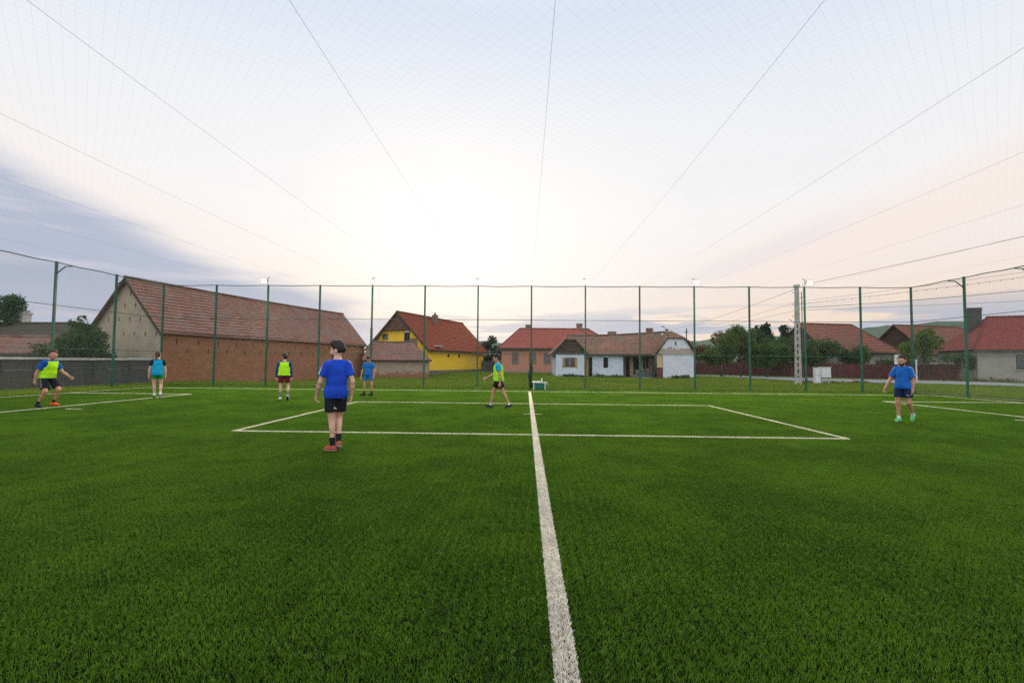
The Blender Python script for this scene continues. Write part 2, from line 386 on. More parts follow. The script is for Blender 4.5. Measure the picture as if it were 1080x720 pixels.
def blades(n, w, h, wid, lean, clump, seed):
    """n two-segment blades on a w x h patch centred on 0; returns verts, quads"""
    r = np.random.default_rng(seed)
    x = (r.random(n)-.5)*w; y = (r.random(n)-.5)*h
    ph = r.random(6)*6.28
    fx = .6*np.sin(x*clump*1.0+ph[0])+np.sin(y*clump*1.3+ph[1])+.8*np.sin((x+y)*clump*2.1+ph[2])
    fy = .6*np.sin(y*clump*1.1+ph[3])+np.sin(x*clump*1.4+ph[4])+.8*np.sin((x-y)*clump*1.9+ph[5])
    hh = (.75+.5*r.random(n))*(1+.14*np.sin(x*clump*1.7+ph[1])*np.sin(y*clump*1.6+ph[5]))
    dx = fx*.35+r.normal(0,.55,n); dy = fy*.35+r.normal(0,.55,n)
    an = r.random(n)*np.pi; cx, cy = np.cos(an)*wid/2, np.sin(an)*wid/2
    z0 = np.zeros(n)
    p0 = np.stack([x, y, z0], 1); p1 = p0+np.stack([dx*lean*.35, dy*lean*.35, .55*hh], 1)*[[1,1,1]]
    p2 = p0+np.stack([dx*lean, dy*lean, .95*hh], 1)
    s = np.stack([cx, cy, z0], 1)
    v = np.stack([p0-s, p0+s, p1+s*.9, p1-s*.9, p2+s*.45, p2-s*.45], 1)
    b = (np.arange(n)*6)[:, None]
    return v.reshape(-1,3), np.concatenate([b+[[0,1,2,3]], b+[[3,2,4,5]]], 0)
def patch_object(name, material, P, S, size, n, height, wid, lean, clump, kind, label=None, cat=None, seed=1):
    """P: Nx3 patch centres, S: Nx2 horizontal size of each patch divided by `size`"""
    V, F, var = [], [], []; off = 0
    for k in range(12):
        v, f = blades(n if k < 8 else int(n*.4), size[0], size[1], wid, lean, clump, seed*10+k)
        v[:, 2] *= height; V.append(v); F.append(f+off); off += len(v); var += [k]*len(v)
    N = len(P); V.append(P); var += [10]*N; V = np.concatenate(V); F = np.concatenate(F)
    r = np.random.default_rng(seed+99)
    o = np_mesh(name, V, F, material); me = o.data
    nb = len(V)-N
    def put(nm, ty, arr, key='value'):
        me.attributes.new(nm, ty, 'POINT').data.foreach_set(key, np.ascontiguousarray(arr).ravel())
    put('var', 'INT', np.array(var, np.int32))
    vi = np.where(S[:, 0]*S[:, 1] < .6, r.integers(8, 12, N), r.integers(0, 8, N))
    put('vi', 'INT', np.concatenate([np.zeros(nb), vi]).astype(np.int32))
    q4 = r.integers(0, 4, N) if size[0] == size[1] else r.integers(0, 2, N)*2; odd = q4 % 2 == 1
    put('rz', 'FLOAT', np.concatenate([np.zeros(nb), q4*np.pi/2]).astype(np.float32))
    sc = np.ones((len(V), 3), np.float32); fl = r.choice([-1., 1.], (N, 2))
    sc[nb:, 0] = np.where(odd, S[:, 1], S[:, 0])*fl[:, 0]; sc[nb:, 1] = np.where(odd, S[:, 0], S[:, 1])*fl[:, 1]; sc[nb:, 2] = .9+.2*r.random(N)
    put('sc', 'FLOAT_VECTOR', sc, 'vector')
    md = o.modifiers.new('patches', 'NODES'); md.node_group = TURF_NT
    return tag(o, label, cat, kind=kind)
# field lines: (name, x0, x1, y0, y1)
LW = .11
LINES = [('centre_line', .145, .265, PY0+.02, 22.95),
  ('side_line', -19.35, 19.75, 22.95, 22.95+LW),
  ('goal_line', -19.46, -19.35, PY0+.02, 23.06), ('goal_line', 19.75, 19.86, PY0+.02, 23.06),
  ('box_line', -14.16, -14.05, 4.0, 18.95), ('box_line', 14.35, 14.46, 4.0, 18.95),
  ('box_line', -19.35, -14.05, 18.95, 18.95+LW), ('box_line', 14.35, 19.75, 18.95, 18.95+LW),
  ('court_line', -6.05, 6.45, 9.36, 9.36+.09), ('court_line', -6.05, 6.45, 16.25, 16.25+.09),
  ('court_line', -6.05, -5.96, 9.45, 16.25), ('court_line', 6.36, 6.45, 9.45, 16.25),
  ('centre_mark', -.05, .46, 13.05, 13.14),
  ('spot_mark', -13.3, -12.85, 12.95, 13.05), ('spot_mark', 13.35, 13.8, 12.95, 13.05)]
BREAK = [l for l in LINES if 'mark' not in l[0]]
xb = sorted({PX0, PX1} | {q for l in BREAK for q in l[1:3]}); yb = sorted({PY0, PY1} | {q for l in BREAK for q in l[3:5]})
def inside(x, y): return any(l[1] < x < l[2] and l[3] < y < l[4] for l in BREAK)
P, S = [], []
CELL = .5
for a, b in zip(xb[:-1], xb[1:]):
    for c_, d in zip(yb[:-1], yb[1:]):
        if b-a < 1e-3 or d-c_ < 1e-3 or inside((a+b)/2, (c_+d)/2): continue
        nx, ny_ = max(1, round((b-a)/CELL)), max(1, round((d-c_)/CELL))
        for i in range(nx):
            for j in range(ny_):
                x = a+(i+.5)*(b-a)/nx; y = c_+(j+.5)*(d-c_)/ny_
                if y < -1.5 and False: continue
                P.append((x, y, 0)); S.append(((b-a)/nx/CELL, (d-c_)/ny_/CELL))
patch_object('turf_pile', M['turf'], np.array(P), np.array(S), (CELL, CELL), 4300, .019, .0026, .013, 60, 'stuff',
             'green artificial turf pile covering the pitch', 'turf', seed=3)
for k, (nm, x0, x1, y0, y1) in enumerate(LINES):
    n = max(1, round(max(x1-x0, y1-y0)/.5)); horiz = (x1-x0) > (y1-y0); w = (y1-y0) if horiz else (x1-x0); ln = max(x1-x0, y1-y0)/n
    P = []
    for i in range(n): P.append((x0+(i+.5)*ln, (y0+y1)/2, 0) if horiz else ((x0+x1)/2, y0+(i+.5)*ln, 0))
    size = (.5, w) if horiz else (w, .5); s = (ln/.5, 1.) if horiz else (1., ln/.5)
    # the sewn-in white pile itself is the marking
    patch_object(nm, [M['turf_line']], np.array(P), np.array([s]*n), size, int(2600*w*.5/.25*4.), .020, .0036, .008, 60, 'structure', seed=20+k)
# grass outside the fence
P, S = [], []
for x in np.arange(-36, 52, 1.):
    for y in np.arange(-4, 76, 1.):
        if PX0-.4 < x < PX1+.4 and y < PY1: continue
        d = math.hypot(x, y)
        if abs(x) > 1.25*max(y, 0)+6: continue
        ROADQ = x > 18 and (lambda t: (y > 30))(0)
        P.append((x+.5, y+.5, float(gz(x+.5, y+.5))-.01)); S.append((1., 1.))
LAWN_P, LAWN_S = np.array(P), np.array(S)
# road: near and far edge polylines
RN = [(17.5,60),(19.8,54),(21.6,46),(24.0,41.0),(28.0,37.6),(32.0,34.4),(38.,30.),(46,24.5),(60,16)]
RF = [(19.5,62.3),(24.6,58.6),(28.8,53.0),(32.2,49.2),(36.2,45.6),(40.2,41.8),(45.5,36.4),(53,30),(68,20)]
mb = MB(); kb = MB()
for k in range(len(RN)-1):
    a, b = RN[k], RN[k+1]; c_, d = RF[k+1], RF[k]
    z = lambda p: float(gz(*p))+.03
    for t in range(4):
        f0, f1 = t/4, (t+1)/4
        L = lambda p, q, f: (p[0]+(q[0]-p[0])*f, p[1]+(q[1]-p[1])*f)
        q = [L(a,b,f0), L(a,b,f1), L(d,c_,f1), L(d,c_,f0)]
        mb.quad(*[(x, y, z((x, y))) for x, y in q])
tag(mb.build('road', M['road']), kind='structure')
def in_road(x, y):
    pts = RN+RF[::-1]; c = False; j = len(pts)-1
    for i in range(len(pts)):
        xi, yi = pts[i]; xj, yj = pts[j]
        if (yi > y) != (yj > y) and x < (xj-xi)*(y-yi)/(yj-yi)+xi: c = not c
        j = i
    return c
keep = [k for k, p in enumerate(LAWN_P) if not any(in_road(p[0]+dx, p[1]+dy) for dx in (-.4,.4) for dy in (-.4,.4))]
patch_object('lawn_grass', M['lawn'], LAWN_P[keep], LAWN_S[keep], (1.15, 1.15), 900, .085, .011, .05, 9, 'stuff',
             'rough green grass growing outside the pitch fence', 'grass', seed=5)

# ---------------------------------------------------------------- ball-stop fences
FD, XL, XR, FH = 25.61, -20.79, 21.02, 5.72
def post_mb(x, y, arm=None, h=FH+.03):
    mb = MB(); mb.box(x-.04, y-.04, -.02, x+.04, y+.04, h)
    mb.box(x-.09, y-.09, 0, x+.09, y+.09, .02)
    if arm:                                            # strut arm towards the pitch
        ax, ay = arm
        mb.beam((x, y, h-.55), (x+ax*.42, y+ay*.42, h-.22), .035, .035); mb.beam((x+ax*.42, y+ay*.42, h-.22), (x+ax*.75, y+ay*.75, h-.22), .035, .035)
    return mb
def mesh_wires(a, b, h, cell=.075, r=.0020, z0=.03):
    """chain-link mesh from a to b: two sets of diagonal wires, woven out of plane by a hair"""
    a, b = np.array(a, float), np.array(b, float); L = np.linalg.norm(b-a); d = (b-a)/L; nrm = np.array([-d[1], d[0]])
    step = cell*math.sqrt(2); V = []; 
    for sgn in (1, -1):
        for s0 in np.arange(-h, L+h, step):
            # wire from (s0, z0) rising at 45 degrees
            s_a, z_a, s_b, z_b = s0, 0., s0+sgn*h, h
            t0, t1 = 0., 1.
            ds = s_b-s_a
            for lim, side in ((0., 1), (L, -1)):
                if side*(s_a-lim) < 0 and side*(s_b-lim) < 0: t0, t1 = 1, 0; break
                if side*(s_a-lim) < 0: t0 = max(t0, (lim-s_a)/ds)
                elif side*(s_b-lim) < 0: t1 = min(t1, (lim-s_a)/ds)
            if t1-t0 < 1e-3: continue
            V.append((s_a+ds*t0, h*t0, s_a+ds*t1, h*t1, sgn))
    W = np.array(V); n = len(W)
    p = np.concatenate([a+W[:, :1]*d+nrm*W[:, 4:]*.003, W[:, 1:2]+z0], 1); q = np.concatenate([a+W[:, 2:3]*d+nrm*W[:, 4:]*.003, W[:, 3:4]+z0], 1)
    dr = (q-p)/np.linalg.norm(q-p, axis=1)[:, None]; n3 = np.array([nrm[0], nrm[1], 0.]); e2 = np.cross(dr, n3)
    ring = [n3*r, n3*(-r*.5)+e2*r*.87, n3*(-r*.5)-e2*r*.87]
    v = np.stack([p+k for k in ring]+[q+k for k in ring], 1).reshape(-1,3); i = (np.arange(n)*6)[:, None]
    return v, np.concatenate([i+[[0,1,4,3]], i+[[1,2,5,4]], i+[[2,0,3,5]]])
def fence(label, a, b, posts, arms=None, wr=.0028, rails=(1/3, 2/3, 1)):
    root = empty('ball_fence', (0,0,0), 0, label, 'fence')
    for k, (x, y) in enumerate(posts): post_mb(x, y, arms).build('post', M['green_metal'], root)
    for f in rails:
        mb = MB(); zr = FH*f
        off = .0
        pts = [(a[0]+(b[0]-a[0])*t/28, a[1]+(b[1]-a[1])*t/28, zr-(.03*abs(math.sin(t*math.pi*14/28)) if f == 1 else .0)) for t in range(29)]
        mb.tube(pts, .022 if f == 1 else .014, 6); mb.build('rail', M['green_metal'], root)
    v, f = mesh_wires(a, b, FH-.04, r=wr if arms else .0017); np_mesh('wire_mesh', v, f, M['wire_green'], root)
    return root
X0P = .304
bx_ = [X0P+3*(k-5) for k in range(-1, 12)]
fence('green chain-link fence across the far side of the pitch', (XL, FD), (XR, FD), [(x, FD) for x in bx_[:13] if XL+.5 < x < XR-.5]+[(XL, FD), (XR, FD)])
fence('green chain-link fence along the left side by the grey wall', (XL-.0, FD-.05), (XL, -2), [(XL, FD-3*k-.05) for k in range(1, 10)], (1, 0))
fence('green chain-link fence along the right side by the road', (XR, FD-.05), (XR, -2), [(XR, FD-3*k-.05) for k in range(1, 10)], (-1, 0))
# dark folded net hanging at the middle post
mb = MB(); pts = [(X0P-.02+.03*math.sin(z*7), FD-.16+.02*math.cos(z*5), z) for z in np.linspace(.02, 1.45, 12)]
mb.tube(pts, [.06,.10,.115,.11,.10,.115,.12,.11,.10,.095,.08,.05], 9)
tag(mb.build('folded_net', mat('folded_net', (.012,.035,.025), .9, var=.5, vscale=25, bump=.02, bscale=60), smooth=True), 'dark green net folded up against the middle post of the far fence', 'net')
# ---------------------------------------------------------------- overhead net on steel cables
root = empty('overhead_net', (0,0,0), 0, 'thin square-meshed net stretched on steel cables over the pitch', 'net')
NY0, NY1 = -2.2, FD
def sag(x, y): return 5.70-.22*np.sin(np.clip((y-NY0)/(NY1-NY0), 0, 1)*np.pi)
for k in range(-7, 8):
    x = X0P+3*k
    if not XL+.3 < x < XR-.3: continue
    mb = MB(); mb.tube([(x, y, float(sag(x, y))) for y in np.linspace(NY0, NY1, 24)], .0021, 5); mb.build('cable', M['steel'], root)
def net_mesh():
    V = []; F = []; r = .00040; step = .125*math.sqrt(2); off = 0
    for sgn in (1, -1):
        for c0 in np.arange(-60, 60, step):            # lines x = c0 + sgn*y
            y = np.linspace(NY0, NY1, 26); x = c0+sgn*y
            ok = (x > XL) & (x < XR)
            if ok.sum() < 2: continue
            ya, yb_ = y[ok][0], y[ok][-1]; n = max(2, int((yb_-ya)/1.2)+1)
            y = np.linspace(ya, yb_, n); x = c0+sgn*y
            z = sag(x, y)+.012-.05*np.abs(np.sin((x-X0P)*math.pi/3))
            p = np.stack([x, y, z], 1); d = np.array([sgn, 1, 0])/math.sqrt(2); s = np.array([d[1], -d[0], 0]); u = np.array([0,0,1.])
            ring = [u*r, s*r*.87-u*r*.5, -s*r*.87-u*r*.5]
            V.append(np.stack([p+q for q in ring], 1).reshape(-1,3))
            i = (np.arange(n-1)*3+off)[:, None]; off += 3*n
            F += [i+[[0,1,4,3]], i+[[1,2,5,4]], i+[[2,0,3,5]]]
    return np.concatenate(V), np.concatenate(F)
v, f = net_mesh(); np_mesh('netting', v, f, M['net'], root)
# ---------------------------------------------------------------- lit floodlights on the far fence
M['lamp_on'] = mat('lamp_on', (.9,.9,.85), .4, emis=(1.,.90,.66), estr=60.)
M['lamp_body'] = mat('lamp_body', (.22,.22,.21), .5, metal=.4)
flab = ['leftmost floodlight on the far fence, in front of the brick barn roof', 'floodlight on the far fence above the thin black stovepipe', 'floodlight on the far fence above the yellow house',
        'floodlight on the far fence above the middle of the light blue house', 'floodlight on the far fence over the trees right of the light blue house', 'rightmost floodlight on the far fence beside the concrete pole']
FLOODS = []
for q, (k, dx) in enumerate([(-5,-.16),(-3,-.02),(-1,0.),(1,.02),(3,.06),(5,.20)]):
    x = X0P+3*k; root = empty('floodlight', (x, FD, FH), 0, flab[q], 'floodlight', 'floodlights on the far fence')
    mb = MB(); mb.tube([(0,-.06,-.1),(0,-.06,.42)], .018, 6); mb.tube([(0,-.06,.3),(dx,-.10,.3)], .015, 6); mb.tube([(0,-.06,.42),(.14 if dx < 0 else -.14,-.06,.43)], .018, 6); mb.build('bracket', M['lamp_body'], root)
    T = Matrix.Translation((dx,-.17,.22)) @ Matrix.Rotation(R(30), 4, 'X')
    mb = MB(); mb.box(-.16, 0, -.12, .16, .07, .12, T); h_ = mb.build('housing', M['lamp_body'], root, bevel=.008)
    mb = MB(); mb.box(-.145, -.006, -.105, .145, -.001, .105, T); mb.build('lens', M['lamp_on'], root)
    sp = bpy.data.lights.new('floodlight_beam', 'SPOT'); sp.energy = 2800; sp.color = (1., .88, .62); sp.spot_size = R(125); sp.spot_blend = .7; sp.shadow_soft_size = .09
    lo_ = bpy.data.objects.new('floodlight_beam', sp); COL.objects.link(lo_); lo_.parent = root; lo_.location = T @ Vector((0,-.05,0)); lo_.rotation_euler = Vector((0,.72,.69)).to_track_quat('Z', 'Y').to_euler()
# ---------------------------------------------------------------- building helpers (local frames: root sits at a front corner)
def wall(mb, O, du, w, h, holes=(), depth=.12, mi=0, mi_rev=0, mi_back=1, back=True):
    du = Vector((du[0], du[1], 0)).normalized(); up = Vector((0,0,1)); n = du.cross(up); O = Vector(O)
    us = sorted({0., w} | {q for H in holes for q in (H[0], H[2]) if 0 < q < w}); vs = sorted({0., h} | {q for H in holes for q in (H[1], H[3]) if 0 < q < h})
    P = lambda u, v, d=0.: O+du*u+up*v-n*d
    for a, b in zip(us[:-1], us[1:]):
        for c, d in zip(vs[:-1], vs[1:]):
            if any(H[0] <= (a+b)/2 <= H[2] and H[1] <= (c+d)/2 <= H[3] for H in holes): continue
            mb.quad(P(a,c), P(b,c), P(b,d), P(a,d), uv=[(a,c),(b,c),(b,d),(a,d)], mi=mi)
    for a, c, b, d in holes:
        for p, q in (((a,c),(b,c)), ((b,c),(b,d)), ((b,d),(a,d)), ((a,d),(a,c))):
            mb.quad(P(*p), P(*p, depth), P(*q, depth), P(*q), uv=[p, p, q, q], mi=mi_rev)
        if back: mb.quad(P(a,c,depth), P(b,c,depth), P(b,d,depth), P(a,d,depth), mi=mi_back)
def roof_plane(mb, A, B_, C, D, th=.08, course=.30, warp=.0, seed=1, mi=0):
    """tiled slope: A,B eave (left,right seen from outside), C,D ridge (right,left); stepped courses"""
    A, B_, C, D = map(Vector, (A, B_, C, D)); r = random.Random(seed)
    eu = (B_-A).normalized(); n = (B_-A).cross(D-A)
    if n.length < 1e-6: n = (B_-A).cross(C-A)
    n.normalize(); sl = max((D-A-(eu*(D-A).dot(eu))).length, .1); nc = max(1, round(sl/course)); nu = max(1, round((B_-A).length/1.1))
    ph = [r.random()*6 for _ in range(4)]
    def P(i, j, lift):
        v = i/nc; a = A.lerp(D, v); b = B_.lerp(C, v); p = a.lerp(b, j/nu)
        u = (p-A).dot(eu)
        w = warp*(math.sin(u*.9+ph[0])*.5+math.sin(u*.37+v*3+ph[1])+.3*math.sin(u*2.3+v*5+ph[2])) if 0 < i < nc or warp else 0
        return p+n*(lift+w*math.sin(math.pi*min(1, .15+v*.85)))-Vector((0,0,warp*2.6*v*math.sin(math.pi*j/nu))), (u, v*sl)
    for i in range(nc):
        for j in range(nu):
            q = [P(i, j, .035), P(i, j+1, .035), P(i+1, j+1, .0), P(i+1, j, .0)]
            mb.quad(*[k[0] for k in q], uv=[k[1] for k in q], mi=mi)
            lo = [P(i, j, -.0 if i else -th), P(i, j+1, -.0 if i else -th), P(i, j+1, .035), P(i, j, .035)]
            mb.quad(*[k[0] for k in lo], uv=[(k[1][0], k[1][1]-.02) for k in lo], mi=mi)
    q = [A-n*th, D-n*th, C-n*th, B_-n*th]
    if (C-D).length < 1e-3: mb.poly([A-n*th, D-n*th, B_-n*th], mi=mi)
    else: mb.quad(*q, mi=mi)
def ridge_caps(mb, a, b, r=.12, step=.38, warp=0.):
    a, b = Vector(a), Vector(b); n = max(1, int((b-a).length/step)); d = (b-a)/n
    sg = lambda t: Vector((0,0,-warp*2.6*math.sin(math.pi*min(1,t/n))))
    for k in range(n): mb.tube([a+d*k+sg(k), a+d*(k+1.06)+sg(k+1)], [r, r*.86], 8)
def window(root, O, du, hole, frame_m, pane_m, depth=.06, bars=(1,0), ft=.05, sill=None, shutter=None):
    """frame set into a wall opening, with its pane as a sub-part"""
    du = Vector((du[0], du[1], 0)).normalized(); up = Vector((0,0,1)); n = du.cross(up); O = Vector(O)
    a, c, b, d = hole; T = Matrix(((du.x, -n.x, 0, O.x), (du.y, -n.y, 0, O.y), (0,0,1,O.z), (0,0,0,1)))
    mb = MB()
    mb.box(a+.002, depth-.05, c+.002, a+ft, depth, d-.002, T); mb.box(b-ft, depth-.05, c+.002, b-.002, depth, d-.002, T)
    mb.box(a+ft, depth-.048, c+.002, b-ft, depth, c+ft, T); mb.box(a+ft, depth-.048, d-ft, b-ft, depth, d-.002, T)
    for k in range(bars[0]):
        u = a+(b-a)*(k+1)/(bars[0]+1); mb.box(u-ft*.45, depth-.044, c+ft, u+ft*.45, depth, d-ft, T)
    for k in range(bars[1]):
        v = c+(d-c)*(k+1)/(bars[1]+1); mb.box(a+ft, depth-.042, v-ft*.35, b-ft, depth, v+ft*.35, T)
    fr = mb.build('window', frame_m, root)
    mb = MB(); mb.box(a+ft*.5, depth-.018, c+ft*.5, b-ft*.5, depth-.006, d-ft*.5, T); mb.build('pane', pane_m, fr)
    if sill:
        mb = MB(); mb.box(a-.06, -.08, c-.07, b+.06, .02, c-.003, T); mb.build('sill', sill, fr)
    return fr
def chimney(root, x, y, z0, z1, w=.5, d=.5, m=None, cap=True):
    mb = MB(); mb.box(x-w/2, y-d/2, z0, x+w/2, y+d/2, z1); mb.box(x-w/2-.05, y-d/2-.05, z1-.22, x+w/2+.05, y+d/2+.05, z1-.12); mb.box(x-w/2-.04, y-d/2-.04, z1, x+w/2+.04, y+d/2+.04, z1+.06)
    return mb.build('chimney', m or M['chimney'], root)
M['barn_brick'] = mat_brick('barn_brick', (.36,.145,.065), (.23,.090,.045), (.26,.155,.09), var=.25)
M['barn_gable'] = mat_plaster('barn_gable', (.37,.31,.22), (.27,.215,.15), (.24,.13,.08), .6, off=.9)
M['barn_tiles'] = mat_tiles('barn_tiles', (.29,.14,.095), (.195,.095,.065), (.20,.145,.12))
M['orange_tiles'] = mat_tiles('orange_tiles', (.27,.055,.021), (.22,.045,.02), (.21,.06,.03))
M['shed_tiles'] = mat_tiles('shed_tiles', (.30,.155,.115), (.20,.105,.085), (.16,.12,.10))
M['red_tiles'] = mat_tiles('red_tiles', (.35,.095,.065), (.29,.08,.058), (.28,.095,.07))
M['old_tiles'] = mat_tiles('old_tiles', (.29,.145,.095), (.19,.095,.065), (.13,.11,.08))
M['brown_tiles'] = mat_tiles('brown_tiles', (.24,.085,.055), (.17,.065,.045), (.15,.085,.06))
M['dark_tiles'] = mat_tiles('dark_tiles', (.10,.07,.055), (.075,.055,.045), (.06,.07,.04))
M['crimson_tiles'] = mat_tiles('crimson_tiles', (.25,.045,.038), (.19,.037,.033), (.17,.045,.04), .30, .35)
M['yellow_wall'] = mat_plaster('yellow_wall', (.84,.55,.035), (.74,.46,.04))
M['stone'] = mat_brick('stone_foot', (.20,.17,.14), (.12,.10,.085), (.17,.15,.13), .32, .18)
M['shed_wall'] = mat_plaster('shed_wall', (.33,.26,.19), (.24,.185,.14), (.26,.11,.07), .75, off=.55)
M['pink_wall'] = mat_plaster('pink_wall', (.46,.215,.145), (.37,.17,.12), (.26,.24,.22), .5, off=.4)
M['blue_wall'] = mat_plaster('blue_wall', (.51,.57,.62), (.36,.42,.48), (.30,.24,.19), .45, off=.3)
M['white_wall'] = mat_plaster('white_wall', (.56,.60,.63), (.42,.46,.49), (.34,.29,.24), .35, off=.3)
M['cream_wall'] = mat_plaster('cream_wall', (.50,.38,.20), (.40,.29,.16))
M['grey_wall'] = mat_plaster('grey_wall', (.30,.28,.24), (.21,.20,.175), (.27,.21,.15), .6, off=.7)
M['chimney'] = mat_brick('chimney_brick', (.24,.13,.09), (.17,.10,.07), (.20,.15,.12))
M['maroon'] = mat('maroon_paint', (.12,.035,.03), .7, var=.3)
M['shutter'] = mat('shutter_grey', (.17,.145,.125), .8, var=.3)

# ---- brick barn at the left: gable faces the pitch corner
def barn():
    W, L, ze, zr = 6.0, 22.6, 3.26, 6.62
    root = empty('barn', (-22.7, 28.0, 0), math.atan2(-.22,.976), 'long brick barn with worn tiled roof and pale plastered gable', 'barn')
    z0 = -.9; H = ze-z0
    holes = [(u, z0*0+v-z0, u+.10, v+.34-z0) for u in np.arange(.9, L-.5, 1.55) for v in (2.42,)] + [(u+.78, 1.85-z0, u+.88, 2.19-z0) for u in np.arange(.9, L-1.3, 1.55)]
    mb = MB(); wall(mb, (0,0,z0), (0,1), L, H, holes, .14); wall(mb, (0,L,z0), (-1,0), W, H); wall(mb, (-W,L,z0), (0,-1), L, H)
    mb.build('brick_wall', [M['barn_brick'], M['void']], root)
    slope = (zr-ze)/(W/2)
    gh = [(W-4.6+i*.9 if r_ % 2 == 0 else W-4.15+i*.9, v-z0) for r_, v in enumerate((1.3, 2.9, 3.85, 4.75, 5.5)) for i in range(5)]
    hs = [(u, v, u+.10, v+.30) for u, v in gh if abs(u-W/2) < (zr-.55-(v+.3+z0))/slope and .3 < u < W-.3]
    mb = MB(); wall(mb, (-W,-.003,z0), (1,0), W, zr-z0, hs, .14)
    mb.build('gable_wall', [M['barn_gable'], M['void']], root, clip=[((0,0,ze), (slope,0,1)), ((-W,0,ze), (-slope,0,1))])
    o = .25; e = .22; ez = ze-slope*e
    mb = MB(); roof_plane(mb, (e,-o,ez+.05), (e,L+o,ez+.05), (-W/2,L+o,zr+.05), (-W/2,-o,zr+.05), warp=.035, seed=3)
    roof_plane(mb, (-W-e,L+o,ez+.05), (-W-e,-o,ez+.05), (-W/2,-o,zr+.05), (-W/2,L+o,zr+.05), warp=.035, seed=4)
    rf = mb.build('roof', M['barn_tiles'], root)
    mb = MB(); ridge_caps(mb, (-W/2,-o,zr+.07), (-W/2,L+o,zr+.07), warp=.035); mb.build('ridge_tiles', M['barn_tiles'], rf)
    mb = MB()
    for s in (1, -1):
        x = 0+e if s > 0 else -W-e
        mb.beam((x,-o-.01,ez-.06), (-W/2,-o-.01,zr-.06), .04, .16); mb.beam((x,L+o,ez-.06), (-W/2,L+o,zr-.06), .04, .16)
    mb.beam((.10,-.1,ze-.10), (.10,L,ze-.10), .12, .10)
    mb.build('verge_board', M['wood_dark'], rf)
barn()
# ---- yellow house
def yellow():
    W, L, ze, zr = 8.0, 17.0, 3.35, 7.45
    root = empty('house', (-11.9, 55., 0), math.atan2(-.32,.95), 'yellow house with steep orange tiled roof and dark wooden gable peak', 'house')
    slope = (zr-ze)/(W/2); z0 = -.6
    hs = [(u, 2.0-z0, u+.55, 2.5-z0) for u in (5.2, 8.3)]
    mb = MB(); wall(mb, (0,0,.35), (0,1), L, ze-.35, [(a, b+z0-.35, c, d+z0-.35) for a, b, c, d in hs], .12); wall(mb, (0,L,z0), (-1,0), W, ze-z0); wall(mb, (-W,L,z0), (0,-1), L, ze-z0)
    mb.build('side_wall', [M['yellow_wall'], M['void']], root)
    mb = MB(); wall(mb, (.04,0,z0), (0,1), L, .35-z0); mb.quad((.04,0,.35),(.04,L,.35),(0,L,.35),(0,0,.35)); mb.build('stone_foot', M['stone'], root)
    gw = [(1.55, 4.05, 2.45, 4.85), (4.75, 3.85, 5.6, 4.95)]
    mb = MB(); wall(mb, (-W,-.003,z0), (1,0), W, 5.55-z0, [(a, b-z0, c, d-z0) for a, b, c, d in gw], .12)
    mb.build('gable_wall', [M['yellow_wall'], M['void']], root, clip=[((0,0,ze), (slope,0,1)), ((-W,0,ze), (-slope,0,1))])
    for a, b, c, d in gw: window(root, (-W,0,0), (1,0), (a, b, c, d), M['shutter'], M['glass_dark'], .08)
    for a, b, c, d in hs: window(root, (0,0,z0), (0,1), (a, b, c, d), M['wood_dark'], M['glass_dark'], .08, (0,0))
    mb = MB(); wall(mb, (-W,-.45,5.30), (1,0), W, zr-5.3)
    mb.build('wooden_gable', M['gable_brown'], root, clip=[((0,0,ze), (slope,0,1)), ((-W,0,ze), (-slope,0,1))])
    mb = MB(); mb.box(-W/2-1.95,-.45,5.26,-W/2+1.95,0,5.30); mb.build('soffit', M['wood_dark'], root)
    o = .6; e = .55; ez = ze-slope*e
    mb = MB(); roof_plane(mb, (e,-o,ez+.08), (e,L+o,ez+.08), (-W/2,L+o,zr+.08), (-W/2,-o,zr+.08), warp=.012, seed=5)
    roof_plane(mb, (-W-e,L+o,ez+.08), (-W-e,-o,ez+.08), (-W/2,-o,zr+.08), (-W/2,L+o,zr+.08), seed=6)
    rf = mb.build('roof', M['orange_tiles'], root)
    mb = MB(); ridge_caps(mb, (-W/2,-o,zr+.1), (-W/2,L+o,zr+.1)); mb.build('ridge_tiles', M['orange_tiles'], rf)
    mb = MB()
    for x in (e, -W-e): mb.beam((x,-o-.02,ez-.03), (-W/2,-o-.02,zr-.03), .04, .22)
    mb.beam((e-.05,-o,ez+.0), (e-.05,L+o,ez+.0), .14, .12); mb.build('verge_board', M['wood_dark'], rf)
    c = chimney(root, -W/2+.9, 7.2, 6.1, 7.75, .55, .6)
    mb = MB(); mb.tube([(-W/2+.9,7.2,7.8),(-W/2+.9,7.2,8.15)], [.22,.12], 8); mb.build('chimney_pot', M['chimney'], c)
    # white painted scrawl on the yellow wall
    mb = MB(); st = [((11.6,2.15),(12.1,2.15)),((11.85,2.15),(11.85,1.65)),((12.2,2.1),(12.2,1.7)),((12.2,1.7),(12.45,1.7)),((12.45,1.7),(12.45,2.1)),((12.6,2.12),(13.1,2.12)),((12.6,2.12),(12.6,1.7)),((12.85,2.1),(12.85,1.7)),((13.1,2.1),(13.1,1.7)),((11.7,1.55),(12.9,1.5))]
    for (a, b), (c_, d) in st: mb.beam((.012,a,b), (.012,c_,d), .07, .015, (1,0,0))
    mb.build('scrawl', M['coping'], root)
    mb = MB(); mb.box(.0,1.6,3.30,.55,2.9,3.42); mb.build('gutter_patch', M['coping'], root)
    mb = MB(); mb.box(-3.05,-.12,4.95,-2.45,-.02,5.25); mb.build('wall_lamp', M['white_plastic'], root)
yellow()
